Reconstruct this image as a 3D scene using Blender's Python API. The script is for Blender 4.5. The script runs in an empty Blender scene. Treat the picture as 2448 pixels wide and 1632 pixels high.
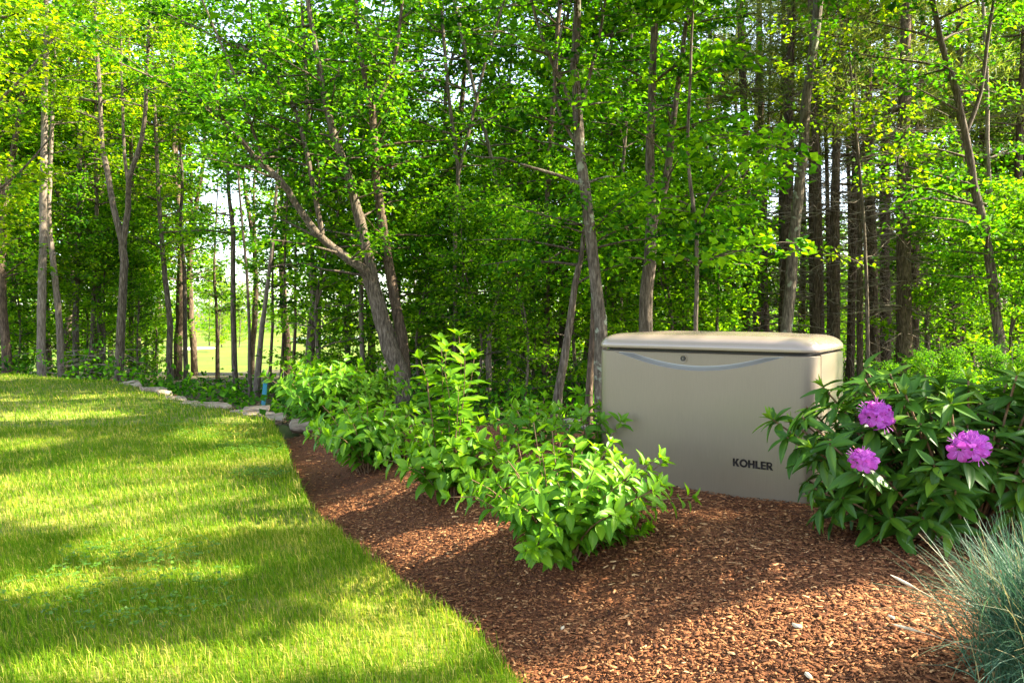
import bpy, math, random
import numpy as np
from mathutils import Vector, Matrix
from mathutils.geometry import delaunay_2d_cdt

random.seed(7)
R = np.random.default_rng(11)
scene = bpy.context.scene
COL = scene.collection

# ------------------------------------------------------------------ camera, sky, sun, exposure
EYE = 1.2
F = 1850.0            # focal length in pixels of the 2448 x 1632 photograph
CX, CY = 1224.0, 745.0
cam_d = bpy.data.cameras.new('camera')
cam = bpy.data.objects.new('camera', cam_d)
COL.objects.link(cam)
cam.location = (0, 0, EYE)
cam.rotation_euler = (math.radians(90), 0, 0)
cam_d.sensor_width = 36.0
cam_d.lens = 36.0 * F / 2448.0
cam_d.shift_y = -(816.0 - CY) / 2448.0
cam_d.clip_start = 0.05
cam_d.clip_end = 3000.0
scene.camera = cam

SUN = Vector((0.77, 0.03, 0.63)).normalized()     # direction towards the sun
sun_el = math.asin(SUN.z)
sun_az = math.atan2(SUN.x, SUN.y)
world = bpy.data.worlds.new('World')
scene.world = world
world.use_nodes = True
wn = world.node_tree.nodes
wl = world.node_tree.links
sky = wn.new('ShaderNodeTexSky')
sky.sky_type = 'NISHITA'
sky.sun_disc = False
sky.sun_elevation = sun_el
sky.sun_rotation = sun_az
sky.air_density = 1.0
sky.dust_density = 1.2
bg = wn['Background']
bg.inputs['Strength'].default_value = 0.13
hs = wn.new('ShaderNodeHueSaturation')
hs.inputs['Saturation'].default_value = 0.7      # pale, hazy summer sky
wl.new(sky.outputs[0], hs.inputs['Color'])
wl.new(hs.outputs[0], bg.inputs['Color'])

sd = bpy.data.lights.new('sun', 'SUN')
sd.energy = 5.0
sd.angle = math.radians(0.55)
sd.color = (1.0, 0.92, 0.70)
sun = bpy.data.objects.new('sun', sd)
COL.objects.link(sun)
sun.rotation_euler = (-SUN).to_track_quat('-Z', 'Y').to_euler()
sun.location = (20, 10, 30)

scene.view_settings.view_transform = 'Standard'
scene.view_settings.look = 'None'
scene.view_settings.exposure = 2.5
scene.view_settings.gamma = 1.0
scene.view_settings.use_curve_mapping = False
cy = scene.cycles
cy.max_bounces = 7
cy.diffuse_bounces = 4
cy.glossy_bounces = 3
cy.transmission_bounces = 6
cy.transparent_max_bounces = 4
cy.sample_clamp_indirect = 6.0
cy.caustics_reflective = False
cy.caustics_refractive = False

# ------------------------------------------------------------------ helpers
def W(px, py, D):
    """point at depth D seen at photograph pixel (px, py)"""
    return np.array([(px - CX) / F * D, D, EYE - (py - CY) / F * D])

def Gp(px, py, z=0.0):
    """point on a level at height z seen at a photograph pixel"""
    D = F * (EYE - z) / (py - CY)
    return np.array([(px - CX) / F * D, D])

def tag(o, label=None, cat=None, group=None, kind=None):
    if label: o['label'] = label
    if cat: o['category'] = cat
    if group: o['group'] = group
    if kind: o['kind'] = kind
    return o

def empty(name, loc=(0, 0, 0), rz=0.0):
    o = bpy.data.objects.new(name, None)
    COL.objects.link(o)
    o.location = loc
    o.rotation_euler = (0, 0, rz)
    o.empty_display_size = 0.1
    return o

class Geo:
    """collects vertices, faces and a per-vertex tint"""
    def __init__(s):
        s.v, s.f3, s.f4, s.t, s.n = [], [], [], [], 0
    def add(s, v, f3=None, f4=None, tint=0.5):
        v = np.asarray(v, float).reshape(-1, 3)
        if f3 is not None and len(f3): s.f3.append(np.asarray(f3, np.int64).reshape(-1, 3) + s.n)
        if f4 is not None and len(f4): s.f4.append(np.asarray(f4, np.int64).reshape(-1, 4) + s.n)
        s.v.append(v)
        t = np.empty(len(v)); t[:] = tint
        s.t.append(t)
        s.n += len(v)
    def mesh(s, name, smooth=False):
        me = bpy.data.meshes.new(name)
        if not s.v: return me
        v = np.concatenate(s.v)
        f3 = np.concatenate(s.f3) if s.f3 else np.zeros((0, 3), np.int64)
        f4 = np.concatenate(s.f4) if s.f4 else np.zeros((0, 4), np.int64)
        me.vertices.add(len(v)); me.vertices.foreach_set('co', v.ravel())
        loops = np.concatenate([f3.ravel(), f4.ravel()])
        me.loops.add(len(loops)); me.loops.foreach_set('vertex_index', loops.astype(np.int32))
        st = np.concatenate([np.arange(len(f3)) * 3, len(f3) * 3 + np.arange(len(f4)) * 4]).astype(np.int32)
        me.polygons.add(len(st)); me.polygons.foreach_set('loop_start', st)
        try:
            me.polygons.foreach_set('loop_total', np.concatenate([np.full(len(f3), 3), np.full(len(f4), 4)]).astype(np.int32))
        except Exception:
            pass
        a = me.attributes.new('tint', 'FLOAT', 'POINT')
        a.data.foreach_set('value', np.concatenate(s.t).astype(np.float32))
        me.update(calc_edges=True)
        me.validate()
        if smooth:
            me.polygons.foreach_set('use_smooth', np.ones(len(me.polygons), bool))
        return me
    def build(s, name, mat, parent=None, smooth=False, loc=None):
        return obj(name, s.mesh(name, smooth), mat, parent)

def obj(name, me, mat=None, parent=None):
    if mat is not None and not me.materials: me.materials.append(mat)
    o = bpy.data.objects.new(name, me)
    COL.objects.link(o)
    if parent is not None: o.parent = parent
    return o

def unit(a):
    return a / np.maximum(np.linalg.norm(a, axis=-1, keepdims=True), 1e-9)

def tube(g, pts, rad, sides=6, tint=0.5, cap=False, wob=0.0):
    pts = np.asarray(pts, float); rad = np.asarray(rad, float)
    n = len(pts)
    tan = np.gradient(pts, axis=0); tan = unit(tan)
    ref = np.array([0.31, 0.95, 0.05]) if abs(tan[0][2]) > 0.7 else np.array([0.05, 0.1, 1.0])
    a = unit(np.cross(tan, ref)); b = np.cross(tan, a)
    th = np.arange(sides) / sides * 2 * math.pi
    rr = rad[:, None, None] * np.ones((n, sides, 1))
    if wob: rr = rr * (1 + wob * R.normal(size=(n, sides, 1)))
    v = pts[:, None, :] + rr * (np.cos(th)[None, :, None] * a[:, None, :] + np.sin(th)[None, :, None] * b[:, None, :])
    i = np.arange(n - 1)[:, None]; j = np.arange(sides)[None, :]; k = (j + 1) % sides
    f = np.stack([i * sides + j, i * sides + k, (i + 1) * sides + k, (i + 1) * sides + j], -1).reshape(-1, 4)
    vv = v.reshape(-1, 3); f3 = None
    if cap:
        vv = np.concatenate([vv, pts[:1], pts[-1:]])
        b0, t0 = n * sides, n * sides + 1
        jj = np.arange(sides); kk = (jj + 1) % sides
        f3 = np.concatenate([np.stack([kk, jj, np.full(sides, b0)], -1),
                             np.stack([(n - 1) * sides + jj, (n - 1) * sides + kk, np.full(sides, t0)], -1)])
    g.add(vv, f3, f, tint)

def resample(pts, rad, step):
    """Catmull-Rom through a polyline"""
    pts = np.asarray(pts, float); rad = np.asarray(rad, float)
    P = np.vstack([2 * pts[0] - pts[1], pts, 2 * pts[-1] - pts[-2]])
    op, orr = [], []
    for i in range(len(pts) - 1):
        p0, p1, p2, p3 = P[i], P[i + 1], P[i + 2], P[i + 3]
        m = max(2, int(np.linalg.norm(p2 - p1) / step))
        for t in np.arange(m) / m:
            op.append(0.5 * ((2 * p1) + (-p0 + p2) * t + (2 * p0 - 5 * p1 + 4 * p2 - p3) * t * t + (-p0 + 3 * p1 - 3 * p2 + p3) * t ** 3))
            orr.append(rad[i] * (1 - t) + rad[i + 1] * t)
    op.append(pts[-1]); orr.append(rad[-1])
    return np.array(op), np.array(orr)

def leaves(g, c, d, nrm, size, width=0.62, fold=0.18, tint=None, droop=0.15):
    """folded five-point leaves: centres c, axes d, normals nrm, lengths size"""
    n = len(c)
    if n == 0: return
    d = unit(d); s = unit(np.cross(d, nrm)); u = np.cross(s, d)
    L = np.asarray(size, float).reshape(-1, 1) * np.ones((n, 1)); w = L * width * 0.5
    base = c - d * L * 0.5
    l = base + d * L * 0.42 + s * w + u * w * fold * 2
    r = base + d * L * 0.42 - s * w + u * w * fold * 2
    tip = base + d * L - u * L * droop
    v = np.stack([base, r, tip, l], 1).reshape(-1, 3)
    i = np.arange(n)[:, None] * 4
    f3 = np.concatenate([i + np.array([[0, 1, 2]]), i + np.array([[0, 2, 3]])])
    if tint is None: tint = np.clip(R.normal(0.5, 0.2, n), 0, 1)
    g.add(v, f3, None, np.repeat(tint, 4))

def sprays(g, c, d, nleaf, size, spread, flat=0.25, tint=0.5, tv=0.27, tilt=0.5, width=0.7):
    """flat sprays of leaves round twig centres c that point along d"""
    N = len(c)
    if N == 0: return
    d = unit(d); up = np.array([0, 0, 1.0])
    s = unit(np.cross(d, up) + 1e-4)
    sp = np.asarray(spread, float).reshape(-1, 1, 1) * np.ones((N, 1, 1))
    a = R.uniform(-1, 1, (N, nleaf, 1)); b = R.normal(0, 0.5, (N, nleaf, 1)) * (1.1 - 0.5 * np.abs(a)); e = R.normal(0, flat, (N, nleaf, 1))
    p = c[:, None, :] + sp * (a * d[:, None, :] + b * s[:, None, :] + e * up)
    ax = d[:, None, :] * 0.8 + s[:, None, :] * (np.sign(b) * 0.7) + R.normal(0, 0.45, (N, nleaf, 3)) - up * 0.25
    nm = up + R.normal(0, tilt, (N, nleaf, 3))
    sz = size * R.uniform(0.65, 1.25, (N, nleaf))
    tt = np.clip((np.asarray(tint) * np.ones(N))[:, None] + R.normal(0, tv, (N, nleaf)), 0, 1)
    leaves(g, p.reshape(-1, 3), ax.reshape(-1, 3), nm.reshape(-1, 3), sz.reshape(-1), width=width, tint=tt.reshape(-1))

# ------------------------------------------------------------------ materials
def newmat(name):
    m = bpy.data.materials.new(name); m.use_nodes = True
    nt = m.node_tree; nt.nodes.clear()
    out = nt.nodes.new('ShaderNodeOutputMaterial')
    return m, nt, out

def N_(nt, typ, **kw):
    n = nt.nodes.new(typ)
    for k, v in kw.items():
        if k in n.inputs.keys(): n.inputs[k].default_value = v
        else: setattr(n, k, v)
    return n

def ramp(nt, fac, stops):
    r = nt.nodes.new('ShaderNodeValToRGB')
    e = r.color_ramp.elements
    while len(e) < len(stops): e.new(0.5)
    for el, (p, c) in zip(e, stops):
        el.position = p; el.color = (c[0], c[1], c[2], 1)
    nt.links.new(fac, r.inputs[0])
    return r.outputs[0]

def leaf_mat(name, stops, trans, tmix=0.42, rough=0.45, spec=0.35, noise=0.0, sat=1.0):
    m, nt, out = newmat(name)
    at = N_(nt, 'ShaderNodeAttribute', attribute_name='tint')
    fac = at.outputs['Fac']
    if noise:
        oi = N_(nt, 'ShaderNodeObjectInfo')
        ad = N_(nt, 'ShaderNodeMath', operation='MULTIPLY_ADD')
        ad.inputs[1].default_value = noise; 
        nt.links.new(oi.outputs['Random'], ad.inputs[0]); nt.links.new(fac, ad.inputs[2])
        fac = ad.outputs[0]
    col = ramp(nt, fac, stops)
    p = N_(nt, 'ShaderNodeBsdfPrincipled', Roughness=rough)
    p.inputs['Specular IOR Level'].default_value = spec
    nt.links.new(col, p.inputs['Base Color'])
    tr = N_(nt, 'ShaderNodeBsdfTranslucent')
    mx = N_(nt, 'ShaderNodeMix', data_type='RGBA', blend_type='MULTIPLY')
    mx.inputs['Factor'].default_value = 1.0
    nt.links.new(col, mx.inputs['A']); mx.inputs['B'].default_value = (*trans, 1)
    nt.links.new(mx.outputs['Result'], tr.inputs['Color'])
    ms = N_(nt, 'ShaderNodeMixShader'); ms.inputs[0].default_value = tmix
    nt.links.new(p.outputs[0], ms.inputs[1]); nt.links.new(tr.outputs[0], ms.inputs[2])
    nt.links.new(ms.outputs[0], out.inputs[0])
    return m

def rough_mat(name, stops, scale=8.0, rough=0.85, bump=0.4, stretch=(1, 1, 1), detail=6, spec=0.25, dist=0.02, use_tint=False, lichen=None):
    m, nt, out = newmat(name)
    tc = N_(nt, 'ShaderNodeTexCoord'); mp = N_(nt, 'ShaderNodeMapping')
    mp.inputs['Scale'].default_value = stretch
    nt.links.new(tc.outputs['Object'], mp.inputs[0])
    nz = N_(nt, 'ShaderNodeTexNoise', Scale=scale, Detail=detail, Roughness=0.65)
    nt.links.new(mp.outputs[0], nz.inputs['Vector'])
    fac = nz.outputs['Fac']
    if use_tint:
        at = N_(nt, 'ShaderNodeAttribute', attribute_name='tint')
        ad = N_(nt, 'ShaderNodeMath', operation='ADD'); sb = N_(nt, 'ShaderNodeMath', operation='SUBTRACT'); sb.inputs[1].default_value = 0.5
        nt.links.new(fac, sb.inputs[0]); nt.links.new(sb.outputs[0], ad.inputs[0]); nt.links.new(at.outputs['Fac'], ad.inputs[1])
        fac = ad.outputs[0]
    col = ramp(nt, fac, stops)
    if lichen:
        n2 = N_(nt, 'ShaderNodeTexNoise', Scale=lichen[0], Detail=3, Roughness=0.6)
        nt.links.new(tc.outputs['Object'], n2.inputs['Vector'])
        f2 = ramp(nt, n2.outputs['Fac'], [(lichen[1], (0, 0, 0)), (lichen[1] + 0.06, (1, 1, 1))])
        mx = N_(nt, 'ShaderNodeMix', data_type='RGBA')
        nt.links.new(f2, mx.inputs['Factor']); nt.links.new(col, mx.inputs['A']); mx.inputs['B'].default_value = (*lichen[2], 1)
        col = mx.outputs['Result']
    p = N_(nt, 'ShaderNodeBsdfPrincipled', Roughness=rough)
    p.inputs['Specular IOR Level'].default_value = spec
    nt.links.new(col, p.inputs['Base Color'])
    if bump:
        bp = N_(nt, 'ShaderNodeBump', Strength=bump, Distance=dist)
        nt.links.new(nz.outputs['Fac'], bp.inputs['Height']); nt.links.new(bp.outputs[0], p.inputs['Normal'])
    nt.links.new(p.outputs[0], out.inputs[0])
    return m

M = {}
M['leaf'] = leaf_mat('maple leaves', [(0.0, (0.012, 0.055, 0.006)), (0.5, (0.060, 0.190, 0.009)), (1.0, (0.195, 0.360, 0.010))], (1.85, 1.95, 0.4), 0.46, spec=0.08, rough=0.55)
M['leaf_bright'] = leaf_mat('sunlit tone leaves', [(0.0, (0.030, 0.100, 0.006)), (0.5, (0.135, 0.275, 0.008)), (1.0, (0.310, 0.410, 0.010))], (2.0, 1.8, 0.4), 0.5, spec=0.08, rough=0.55)  # sunlit brightness put into a lighter, yellower leaf colour
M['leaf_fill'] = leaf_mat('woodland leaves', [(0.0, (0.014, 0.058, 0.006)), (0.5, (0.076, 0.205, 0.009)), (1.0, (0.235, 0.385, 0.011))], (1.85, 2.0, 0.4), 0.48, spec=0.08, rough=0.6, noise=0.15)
M['needle'] = leaf_mat('pine needles', [(0.0, (0.05, 0.095, 0.016)), (0.5, (0.13, 0.185, 0.03)), (1.0, (0.24, 0.26, 0.05))], (1.6, 1.6, 0.7), 0.42, rough=0.6)
M['shrub'] = leaf_mat('shrub leaves', [(0.0, (0.020, 0.090, 0.007)), (0.5, (0.066, 0.200, 0.010)), (1.0, (0.185, 0.350, 0.014))], (1.9, 1.8, 0.4), 0.36, rough=0.42, spec=0.28)
M['rhodo'] = leaf_mat('rhododendron leaves', [(0.0, (0.014, 0.056, 0.006)), (0.5, (0.048, 0.128, 0.010)), (1.0, (0.165, 0.285, 0.016))], (1.5, 1.6, 0.5), 0.22, rough=0.42, spec=0.28)
M['petal'] = leaf_mat('rhododendron petals', [(0.0, (0.36, 0.04, 0.34)), (0.5, (0.52, 0.10, 0.50)), (1.0, (0.70, 0.26, 0.68))], (1.3, 1.1, 1.3), 0.4, rough=0.5, spec=0.2)
M['grass'] = leaf_mat('lawn grass', [(0.0, (0.040, 0.125, 0.005)), (0.45, (0.125, 0.235, 0.009)), (0.75, (0.27, 0.31, 0.022)), (1.0, (0.55, 0.44, 0.13))], (1.6, 1.6, 0.5), 0.35, rough=0.6, spec=0.06)
M['clover'] = leaf_mat('clover', [(0.0, (0.040, 0.120, 0.010)), (1.0, (0.125, 0.240, 0.018))], (1.6, 1.6, 0.6), 0.3)
M['bluegrass'] = leaf_mat('blue oat grass', [(0.0, (0.016, 0.062, 0.030)), (0.6, (0.058, 0.140, 0.080)), (0.9, (0.12, 0.20, 0.11)), (1.0, (0.40, 0.32, 0.16))], (1.2, 1.3, 1.0), 0.25, rough=0.5)
M['bark'] = rough_mat('grey bark', [(0.32, (0.030, 0.022, 0.015)), (0.5, (0.115, 0.085, 0.060)), (0.70, (0.26, 0.205, 0.155))], 14, 0.9, 0.9, (3, 3, 0.5), dist=0.03)
M['bark_pale'] = rough_mat('pale bark', [(0.3, (0.075, 0.055, 0.042)), (0.5, (0.19, 0.145, 0.112)), (0.72, (0.36, 0.29, 0.235))], 12, 0.9, 0.8, (3, 3, 0.6), dist=0.03)
M['bark_lichen'] = rough_mat('lichened bark', [(0.32, (0.038, 0.028, 0.020)), (0.5, (0.115, 0.088, 0.063)), (0.70, (0.24, 0.195, 0.145))], 14, 0.9, 0.8, (3, 3, 0.6), dist=0.03, lichen=(6.0, 0.58, (0.27, 0.28, 0.20)))
M['bark_dark'] = rough_mat('dark pine bark', [(0.3, (0.028, 0.019, 0.013)), (0.5, (0.110, 0.074, 0.050)), (0.72, (0.27, 0.185, 0.125))], 12, 0.95, 1.0, (3, 3, 0.7), dist=0.04)
M['twig'] = rough_mat('dead twigs', [(0.3, (0.10, 0.075, 0.055)), (0.7, (0.34, 0.27, 0.20))], 9, 0.9, 0.3)
M['stem'] = rough_mat('shrub stems', [(0.3, (0.10, 0.055, 0.030)), (0.7, (0.26, 0.16, 0.085))], 30, 0.8, 0.3)
M['soil'] = rough_mat('forest floor', [(0.30, (0.030, 0.022, 0.012)), (0.5, (0.085, 0.060, 0.030)), (0.62, (0.075, 0.100, 0.024)), (0.8, (0.15, 0.11, 0.06))], 3.0, 0.95, 0.6, detail=10)
M['lawn'] = rough_mat('lawn ground', [(0.3, (0.07, 0.105, 0.010)), (0.5, (0.14, 0.165, 0.018)), (0.7, (0.25, 0.21, 0.060))], 5.0, 0.95, 0.8, detail=12)
M['mulch'] = rough_mat('mulch ground', [(0.3, (0.035, 0.013, 0.006)), (0.5, (0.12, 0.042, 0.016)), (0.72, (0.26, 0.105, 0.042))], 70.0, 0.95, 0.7, detail=10, dist=0.02)
M['chip'] = rough_mat('bark mulch chips', [(0.06, (0.036, 0.013, 0.006)), (0.42, (0.180, 0.062, 0.022)), (0.72, (0.40, 0.175, 0.068)), (1.0, (0.66, 0.40, 0.19))], 60.0, 0.9, 0.5, (1, 1, 1), use_tint=True, dist=0.004)
M['chip_pale'] = rough_mat('pale wood', [(0.3, (0.42, 0.33, 0.22)), (0.7, (0.66, 0.56, 0.42))], 40.0, 0.85, 0.4, dist=0.004)
M['stone'] = rough_mat('edging stone', [(0.3, (0.16, 0.11, 0.075)), (0.5, (0.32, 0.235, 0.17)), (0.7, (0.48, 0.39, 0.30))], 7.0, 0.9, 0.8, detail=10, dist=0.04)
M['rock'] = rough_mat('dark rock', [(0.3, (0.045, 0.040, 0.040)), (0.5, (0.10, 0.09, 0.088)), (0.7, (0.19, 0.165, 0.15))], 7.0, 0.9, 0.8, detail=10, dist=0.04)
M['meadow'] = rough_mat('meadow grass', [(0.35, (0.07, 0.125, 0.006)), (0.55, (0.125, 0.165, 0.012)), (0.7, (0.18, 0.19, 0.03))], 0.12, 0.95, 0.2, detail=8)
M['sand'] = rough_mat('bunker sand', [(0.3, (0.56, 0.50, 0.42)), (0.7, (0.72, 0.66, 0.58))], 3, 0.95, 0.2)
M['litter'] = rough_mat('leaf litter', [(0.1, (0.05, 0.028, 0.014)), (0.5, (0.16, 0.095, 0.050)), (1.0, (0.34, 0.22, 0.13))], 20, 0.9, 0.2, use_tint=True)

def plastic(name, col, rough, spec=0.5, grain=0.0, metal=0.0):
    m, nt, out = newmat(name)
    p = N_(nt, 'ShaderNodeBsdfPrincipled', Roughness=rough, Metallic=metal)
    p.inputs['Specular IOR Level'].default_value = spec
    p.inputs['Base Color'].default_value = (*col, 1)
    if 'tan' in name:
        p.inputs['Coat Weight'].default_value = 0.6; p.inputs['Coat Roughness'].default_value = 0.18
    if grain:
        tc = N_(nt, 'ShaderNodeTexCoord'); mp = N_(nt, 'ShaderNodeMapping'); mp.inputs['Scale'].default_value = (1, 1, 0.06)
        nt.links.new(tc.outputs['Object'], mp.inputs[0])
        nz = N_(nt, 'ShaderNodeTexNoise', Scale=170.0, Detail=3); nt.links.new(mp.outputs[0], nz.inputs['Vector'])
        n2 = N_(nt, 'ShaderNodeTexNoise', Scale=3.5, Detail=5); nt.links.new(tc.outputs['Object'], n2.inputs['Vector'])
        mul = N_(nt, 'ShaderNodeMix', data_type='FLOAT'); mul.inputs['Factor'].default_value = 0.5
        nt.links.new(nz.outputs['Fac'], mul.inputs['A']); nt.links.new(n2.outputs['Fac'], mul.inputs['B'])
        c = np.array(col)
        rc = ramp(nt, mul.outputs['Result'], [(0.3, c * (1 - grain)), (0.7, np.minimum(c * (1 + grain), 1))])
        nt.links.new(rc, p.inputs['Base Color'])
        bp = N_(nt, 'ShaderNodeBump', Strength=0.10, Distance=0.002)
        nt.links.new(nz.outputs['Fac'], bp.inputs['Height']); nt.links.new(bp.outputs[0], p.inputs['Normal'])
        rr = N_(nt, 'ShaderNodeMapRange'); rr.inputs['To Min'].default_value = rough * 0.85; rr.inputs['To Max'].default_value = rough * 1.25
        nt.links.new(n2.outputs['Fac'], rr.inputs['Value']); nt.links.new(rr.outputs[0], p.inputs['Roughness'])
    nt.links.new(p.outputs[0], out.inputs[0])
    return m
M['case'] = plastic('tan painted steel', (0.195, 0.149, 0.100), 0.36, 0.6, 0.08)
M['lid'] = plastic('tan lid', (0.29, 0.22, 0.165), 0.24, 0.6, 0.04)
M['sheen_bevel'] = plastic('bevel with sky sheen', (0.46, 0.43, 0.38), 0.5, 0.5, metal=0.85)  # panel bevel, its reflected sky put into a paler metallic colour
M['black'] = plastic('dark gap', (0.02, 0.017, 0.015), 0.6)
M['letter'] = plastic('dark lettering', (0.030, 0.024, 0.022), 0.8, 0.05)
M['lock'] = plastic('black lock', (0.012, 0.012, 0.014), 0.3)
M['ring'] = plastic('lock ring', (0.25, 0.20, 0.14), 0.35)
M['teal'] = plastic('teal fibreglass', (0.02, 0.17, 0.22), 0.45, 0.4, 0.15)
M['water'] = plastic('water', (0.02, 0.06, 0.12), 0.05, 0.8)

# ------------------------------------------------------------------ terrain
EDGE = np.array([(0.9, 0.2), (0.55, 0.9), (0.35, 1.5), (0.19, 2.0), (0.01, 2.5), (-0.16, 2.9), (-0.45, 3.29), (-0.71, 3.73), (-1.20, 4.67), (-1.63, 5.77), (-2.07, 7.05), (-2.66, 8.55)])
FAR = np.array([(-2.66, 8.55), (-2.95, 9.15), (-3.3, 9.45), (-3.8, 9.95), (-4.3, 10.3), (-5.1, 11.4), (-5.9, 12.3), (-6.95, 13.6), (-10.3, 15.6), (-14, 16.6), (-22, 17.2)])
BACK = np.array([(-2.66, 8.55), (-2.2, 8.9), (-1.5, 8.7), (-0.5, 7.4), (0.6, 7.1), (1.6, 6.5), (2.4, 5.7), (3.6, 5.2), (6.5, 4.6), (8.0, 2.5), (8.0, 0.2)])
LAWN = np.vstack([EDGE[:-1], FAR, [(-22, 0.2)]])
BED = np.vstack([EDGE[:-1], BACK])

def inside(poly, x, y):
    r = np.zeros(np.shape(x), bool); n = len(poly)
    for i in range(n):
        x1, y1 = poly[i]; x2, y2 = poly[(i + 1) % n]
        c = ((y1 > y) != (y2 > y)) & (x < (x2 - x1) * (y - y1) / (y2 - y1 + 1e-12) + x1)
        r ^= c
    return r

def dist(line, x, y):
    d = np.full(np.shape(x), 1e9)
    for (x1, y1), (x2, y2) in zip(line[:-1], line[1:]):
        dx, dy = x2 - x1, y2 - y1
        t = np.clip(((x - x1) * dx + (y - y1) * dy) / (dx * dx + dy * dy), 0, 1)
        d = np.minimum(d, np.hypot(x - x1 - t * dx, y - y1 - t * dy))
    return d

def sm(t):
    t = np.clip(t, 0, 1); return t * t * (3 - 2 * t)

def lawn_z(x, y):
    return 0.018 * np.sin(x * 1.3 + y * 0.7) + 0.012 * np.sin(y * 2.1 - x * 0.9) - 0.10 * sm((0.45 - dist(FAR, x, y)) / 0.45) * 0.4

def bed_z(x, y):
    e = dist(EDGE, x, y); b = dist(BACK, x, y)
    z = -0.085 + 0.31 * sm(e / 1.2) + 0.03 * sm((e - 0.8) / 1.5)
    z = z - 0.22 * sm((0.9 - b) / 0.9)
    return z + 0.012 * np.sin(x * 5.1 + y * 3.3) * np.sin(y * 4.3 - x) * sm(e / 0.3)

def ground_z(x, y):
    x = np.asarray(x, float); y = np.asarray(y, float)
    ins = inside(LAWN, x, y) | inside(BED, x, y)
    far = np.minimum(dist(FAR, x, y), dist(BACK, x, y))
    left = sm((-x / np.maximum(y, 1) - 0.12) / 0.15)
    zl = -0.22 - 0.05 * np.clip(y - 12, 0, 26) - 0.012 * np.clip(y - 38, 0, 60)
    zr = -0.22 - 0.022 * np.clip(y - 8, 0, 60)
    out = (zl * left + zr * (1 - left)) * sm(far / 0.7) + 0.05 * np.sin(x * 0.9) * np.sin(y * 0.7) * sm(far / 3)
    return np.where(ins, -0.16, out - 0.06)

def gz(x, y):
    """height of what one stands on at (x, y)"""
    if inside(LAWN, np.array([x]), np.array([y]))[0]: return float(lawn_z(np.array([x]), np.array([y]))[0])
    if inside(BED, np.array([x]), np.array([y]))[0]: return float(bed_z(np.array([x]), np.array([y]))[0])
    return float(ground_z(np.array([x]), np.array([y]))[0])

def polar_ground():
    g = Geo()
    r = np.concatenate([np.linspace(0.2, 24, 130), np.geomspace(24.5, 1800, 60)])
    na = 240
    a = np.arange(na) / na * 2 * math.pi
    x = r[:, None] * np.cos(a); y = r[:, None] * np.sin(a)
    z = ground_z(x, y)
    v = np.stack([x, y, z], -1).reshape(-1, 3)
    i = np.arange(len(r) - 1)[:, None]; j = np.arange(na)[None, :]; k = (j + 1) % na
    f = np.stack([i * na + j, (i + 1) * na + j, (i + 1) * na + k, i * na + k], -1).reshape(-1, 4)
    g.add(v, None, f)
    return g
o = polar_ground().build('forest_floor', M['soil'], smooth=True)
tag(o, 'brown forest floor strewn with leaves under the trees', kind='structure')

def sheet(name, poly, zf, step, mat, skirt=0.14, ymax=99):
    bp = []
    n = len(poly)
    for i in range(n):
        p, q = poly[i], poly[(i + 1) % n]
        m = max(1, int(np.hypot(*(q - p)) / step))
        for t in np.arange(m) / m: bp.append(p + (q - p) * t)
    bp = np.array(bp)
    x0, y0 = poly.min(0); x1, y1 = poly.max(0)
    gx, gy = np.meshgrid(np.arange(x0, x1, step), np.arange(y0, y1, step))
    gx = gx.ravel() + R.uniform(-.2, .2, gx.size) * step; gy = gy.ravel() + R.uniform(-.2, .2, gy.size) * step
    ok = inside(poly, gx, gy) & (dist(np.vstack([poly, poly[:1]]), gx, gy) > step * 0.6)
    pts = np.vstack([bp, np.stack([gx[ok], gy[ok]], -1)])
    nb = len(bp)
    res = delaunay_2d_cdt([Vector(p) for p in pts], [(i, (i + 1) % nb) for i in range(nb)], [], 1, 1e-5)
    v = np.array([tuple(p) for p in res[0]]); f = np.array(res[2])
    z = zf(v[:, 0], v[:, 1])
    g = Geo()
    g.add(np.column_stack([v, z]), f)
    zb = zf(bp[:, 0], bp[:, 1])
    sk = np.vstack([np.column_stack([bp, zb]), np.column_stack([bp, zb - skirt])])
    i = np.arange(nb); k = (i + 1) % nb
    g.add(sk, None, np.stack([i, k, k + nb, i + nb], -1))
    return g.build(name, mat, smooth=True)
lawn = tag(sheet('lawn', LAWN, lawn_z, 0.16, M['lawn']), 'mown lawn curving away beside the mulch bed', kind='structure')
bed = tag(sheet('mulch_bed', BED, bed_z, 0.09, M['mulch']), 'mounded bark mulch bed along the lawn edge', kind='structure')

# far meadow, bunker, pond: sheets lying a little above the ground
def patch(name, cx, cy, rx, ry, lift, mat, label, kind='structure', wob=0.12):
    g = Geo(); n = 40
    rings = 10
    a = np.arange(n) / n * 2 * math.pi
    w = 1 + wob * np.sin(a * 3 + cx) + wob * 0.6 * np.sin(a * 5 + cy)
    v = [(cx, cy)]
    for k in range(1, rings + 1):
        v += list(zip(cx + rx * w * np.cos(a) * k / rings, cy + ry * w * np.sin(a) * k / rings))
    v = np.array(v); z = ground_z(v[:, 0], v[:, 1]) + lift
    z[-n:] -= 0.3
    if name == 'pond': z[:] = z.mean()
    j = np.arange(n); k2 = (j + 1) % n
    f3 = np.stack([np.zeros(n, int), 1 + j, 1 + k2], -1)
    f4 = np.concatenate([np.stack([1 + k * n + j, 1 + (k + 1) * n + j, 1 + (k + 1) * n + k2, 1 + k * n + k2], -1) for k in range(rings - 1)])
    g.add(np.column_stack([v, z]), f3, f4)
    o = g.build(name, mat, smooth=True)
    return tag(o, label, kind=kind)
patch('meadow', -30, 90, 48, 67, 0.10, M['meadow'], 'sunlit fairway grass seen through the trunks', wob=0.05)
patch('sand_bunker', *W(462, 838, 62)[:2], 1.3, 2.6, 0.16, M['sand'], 'small pale sand bunker on the far grass')
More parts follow.
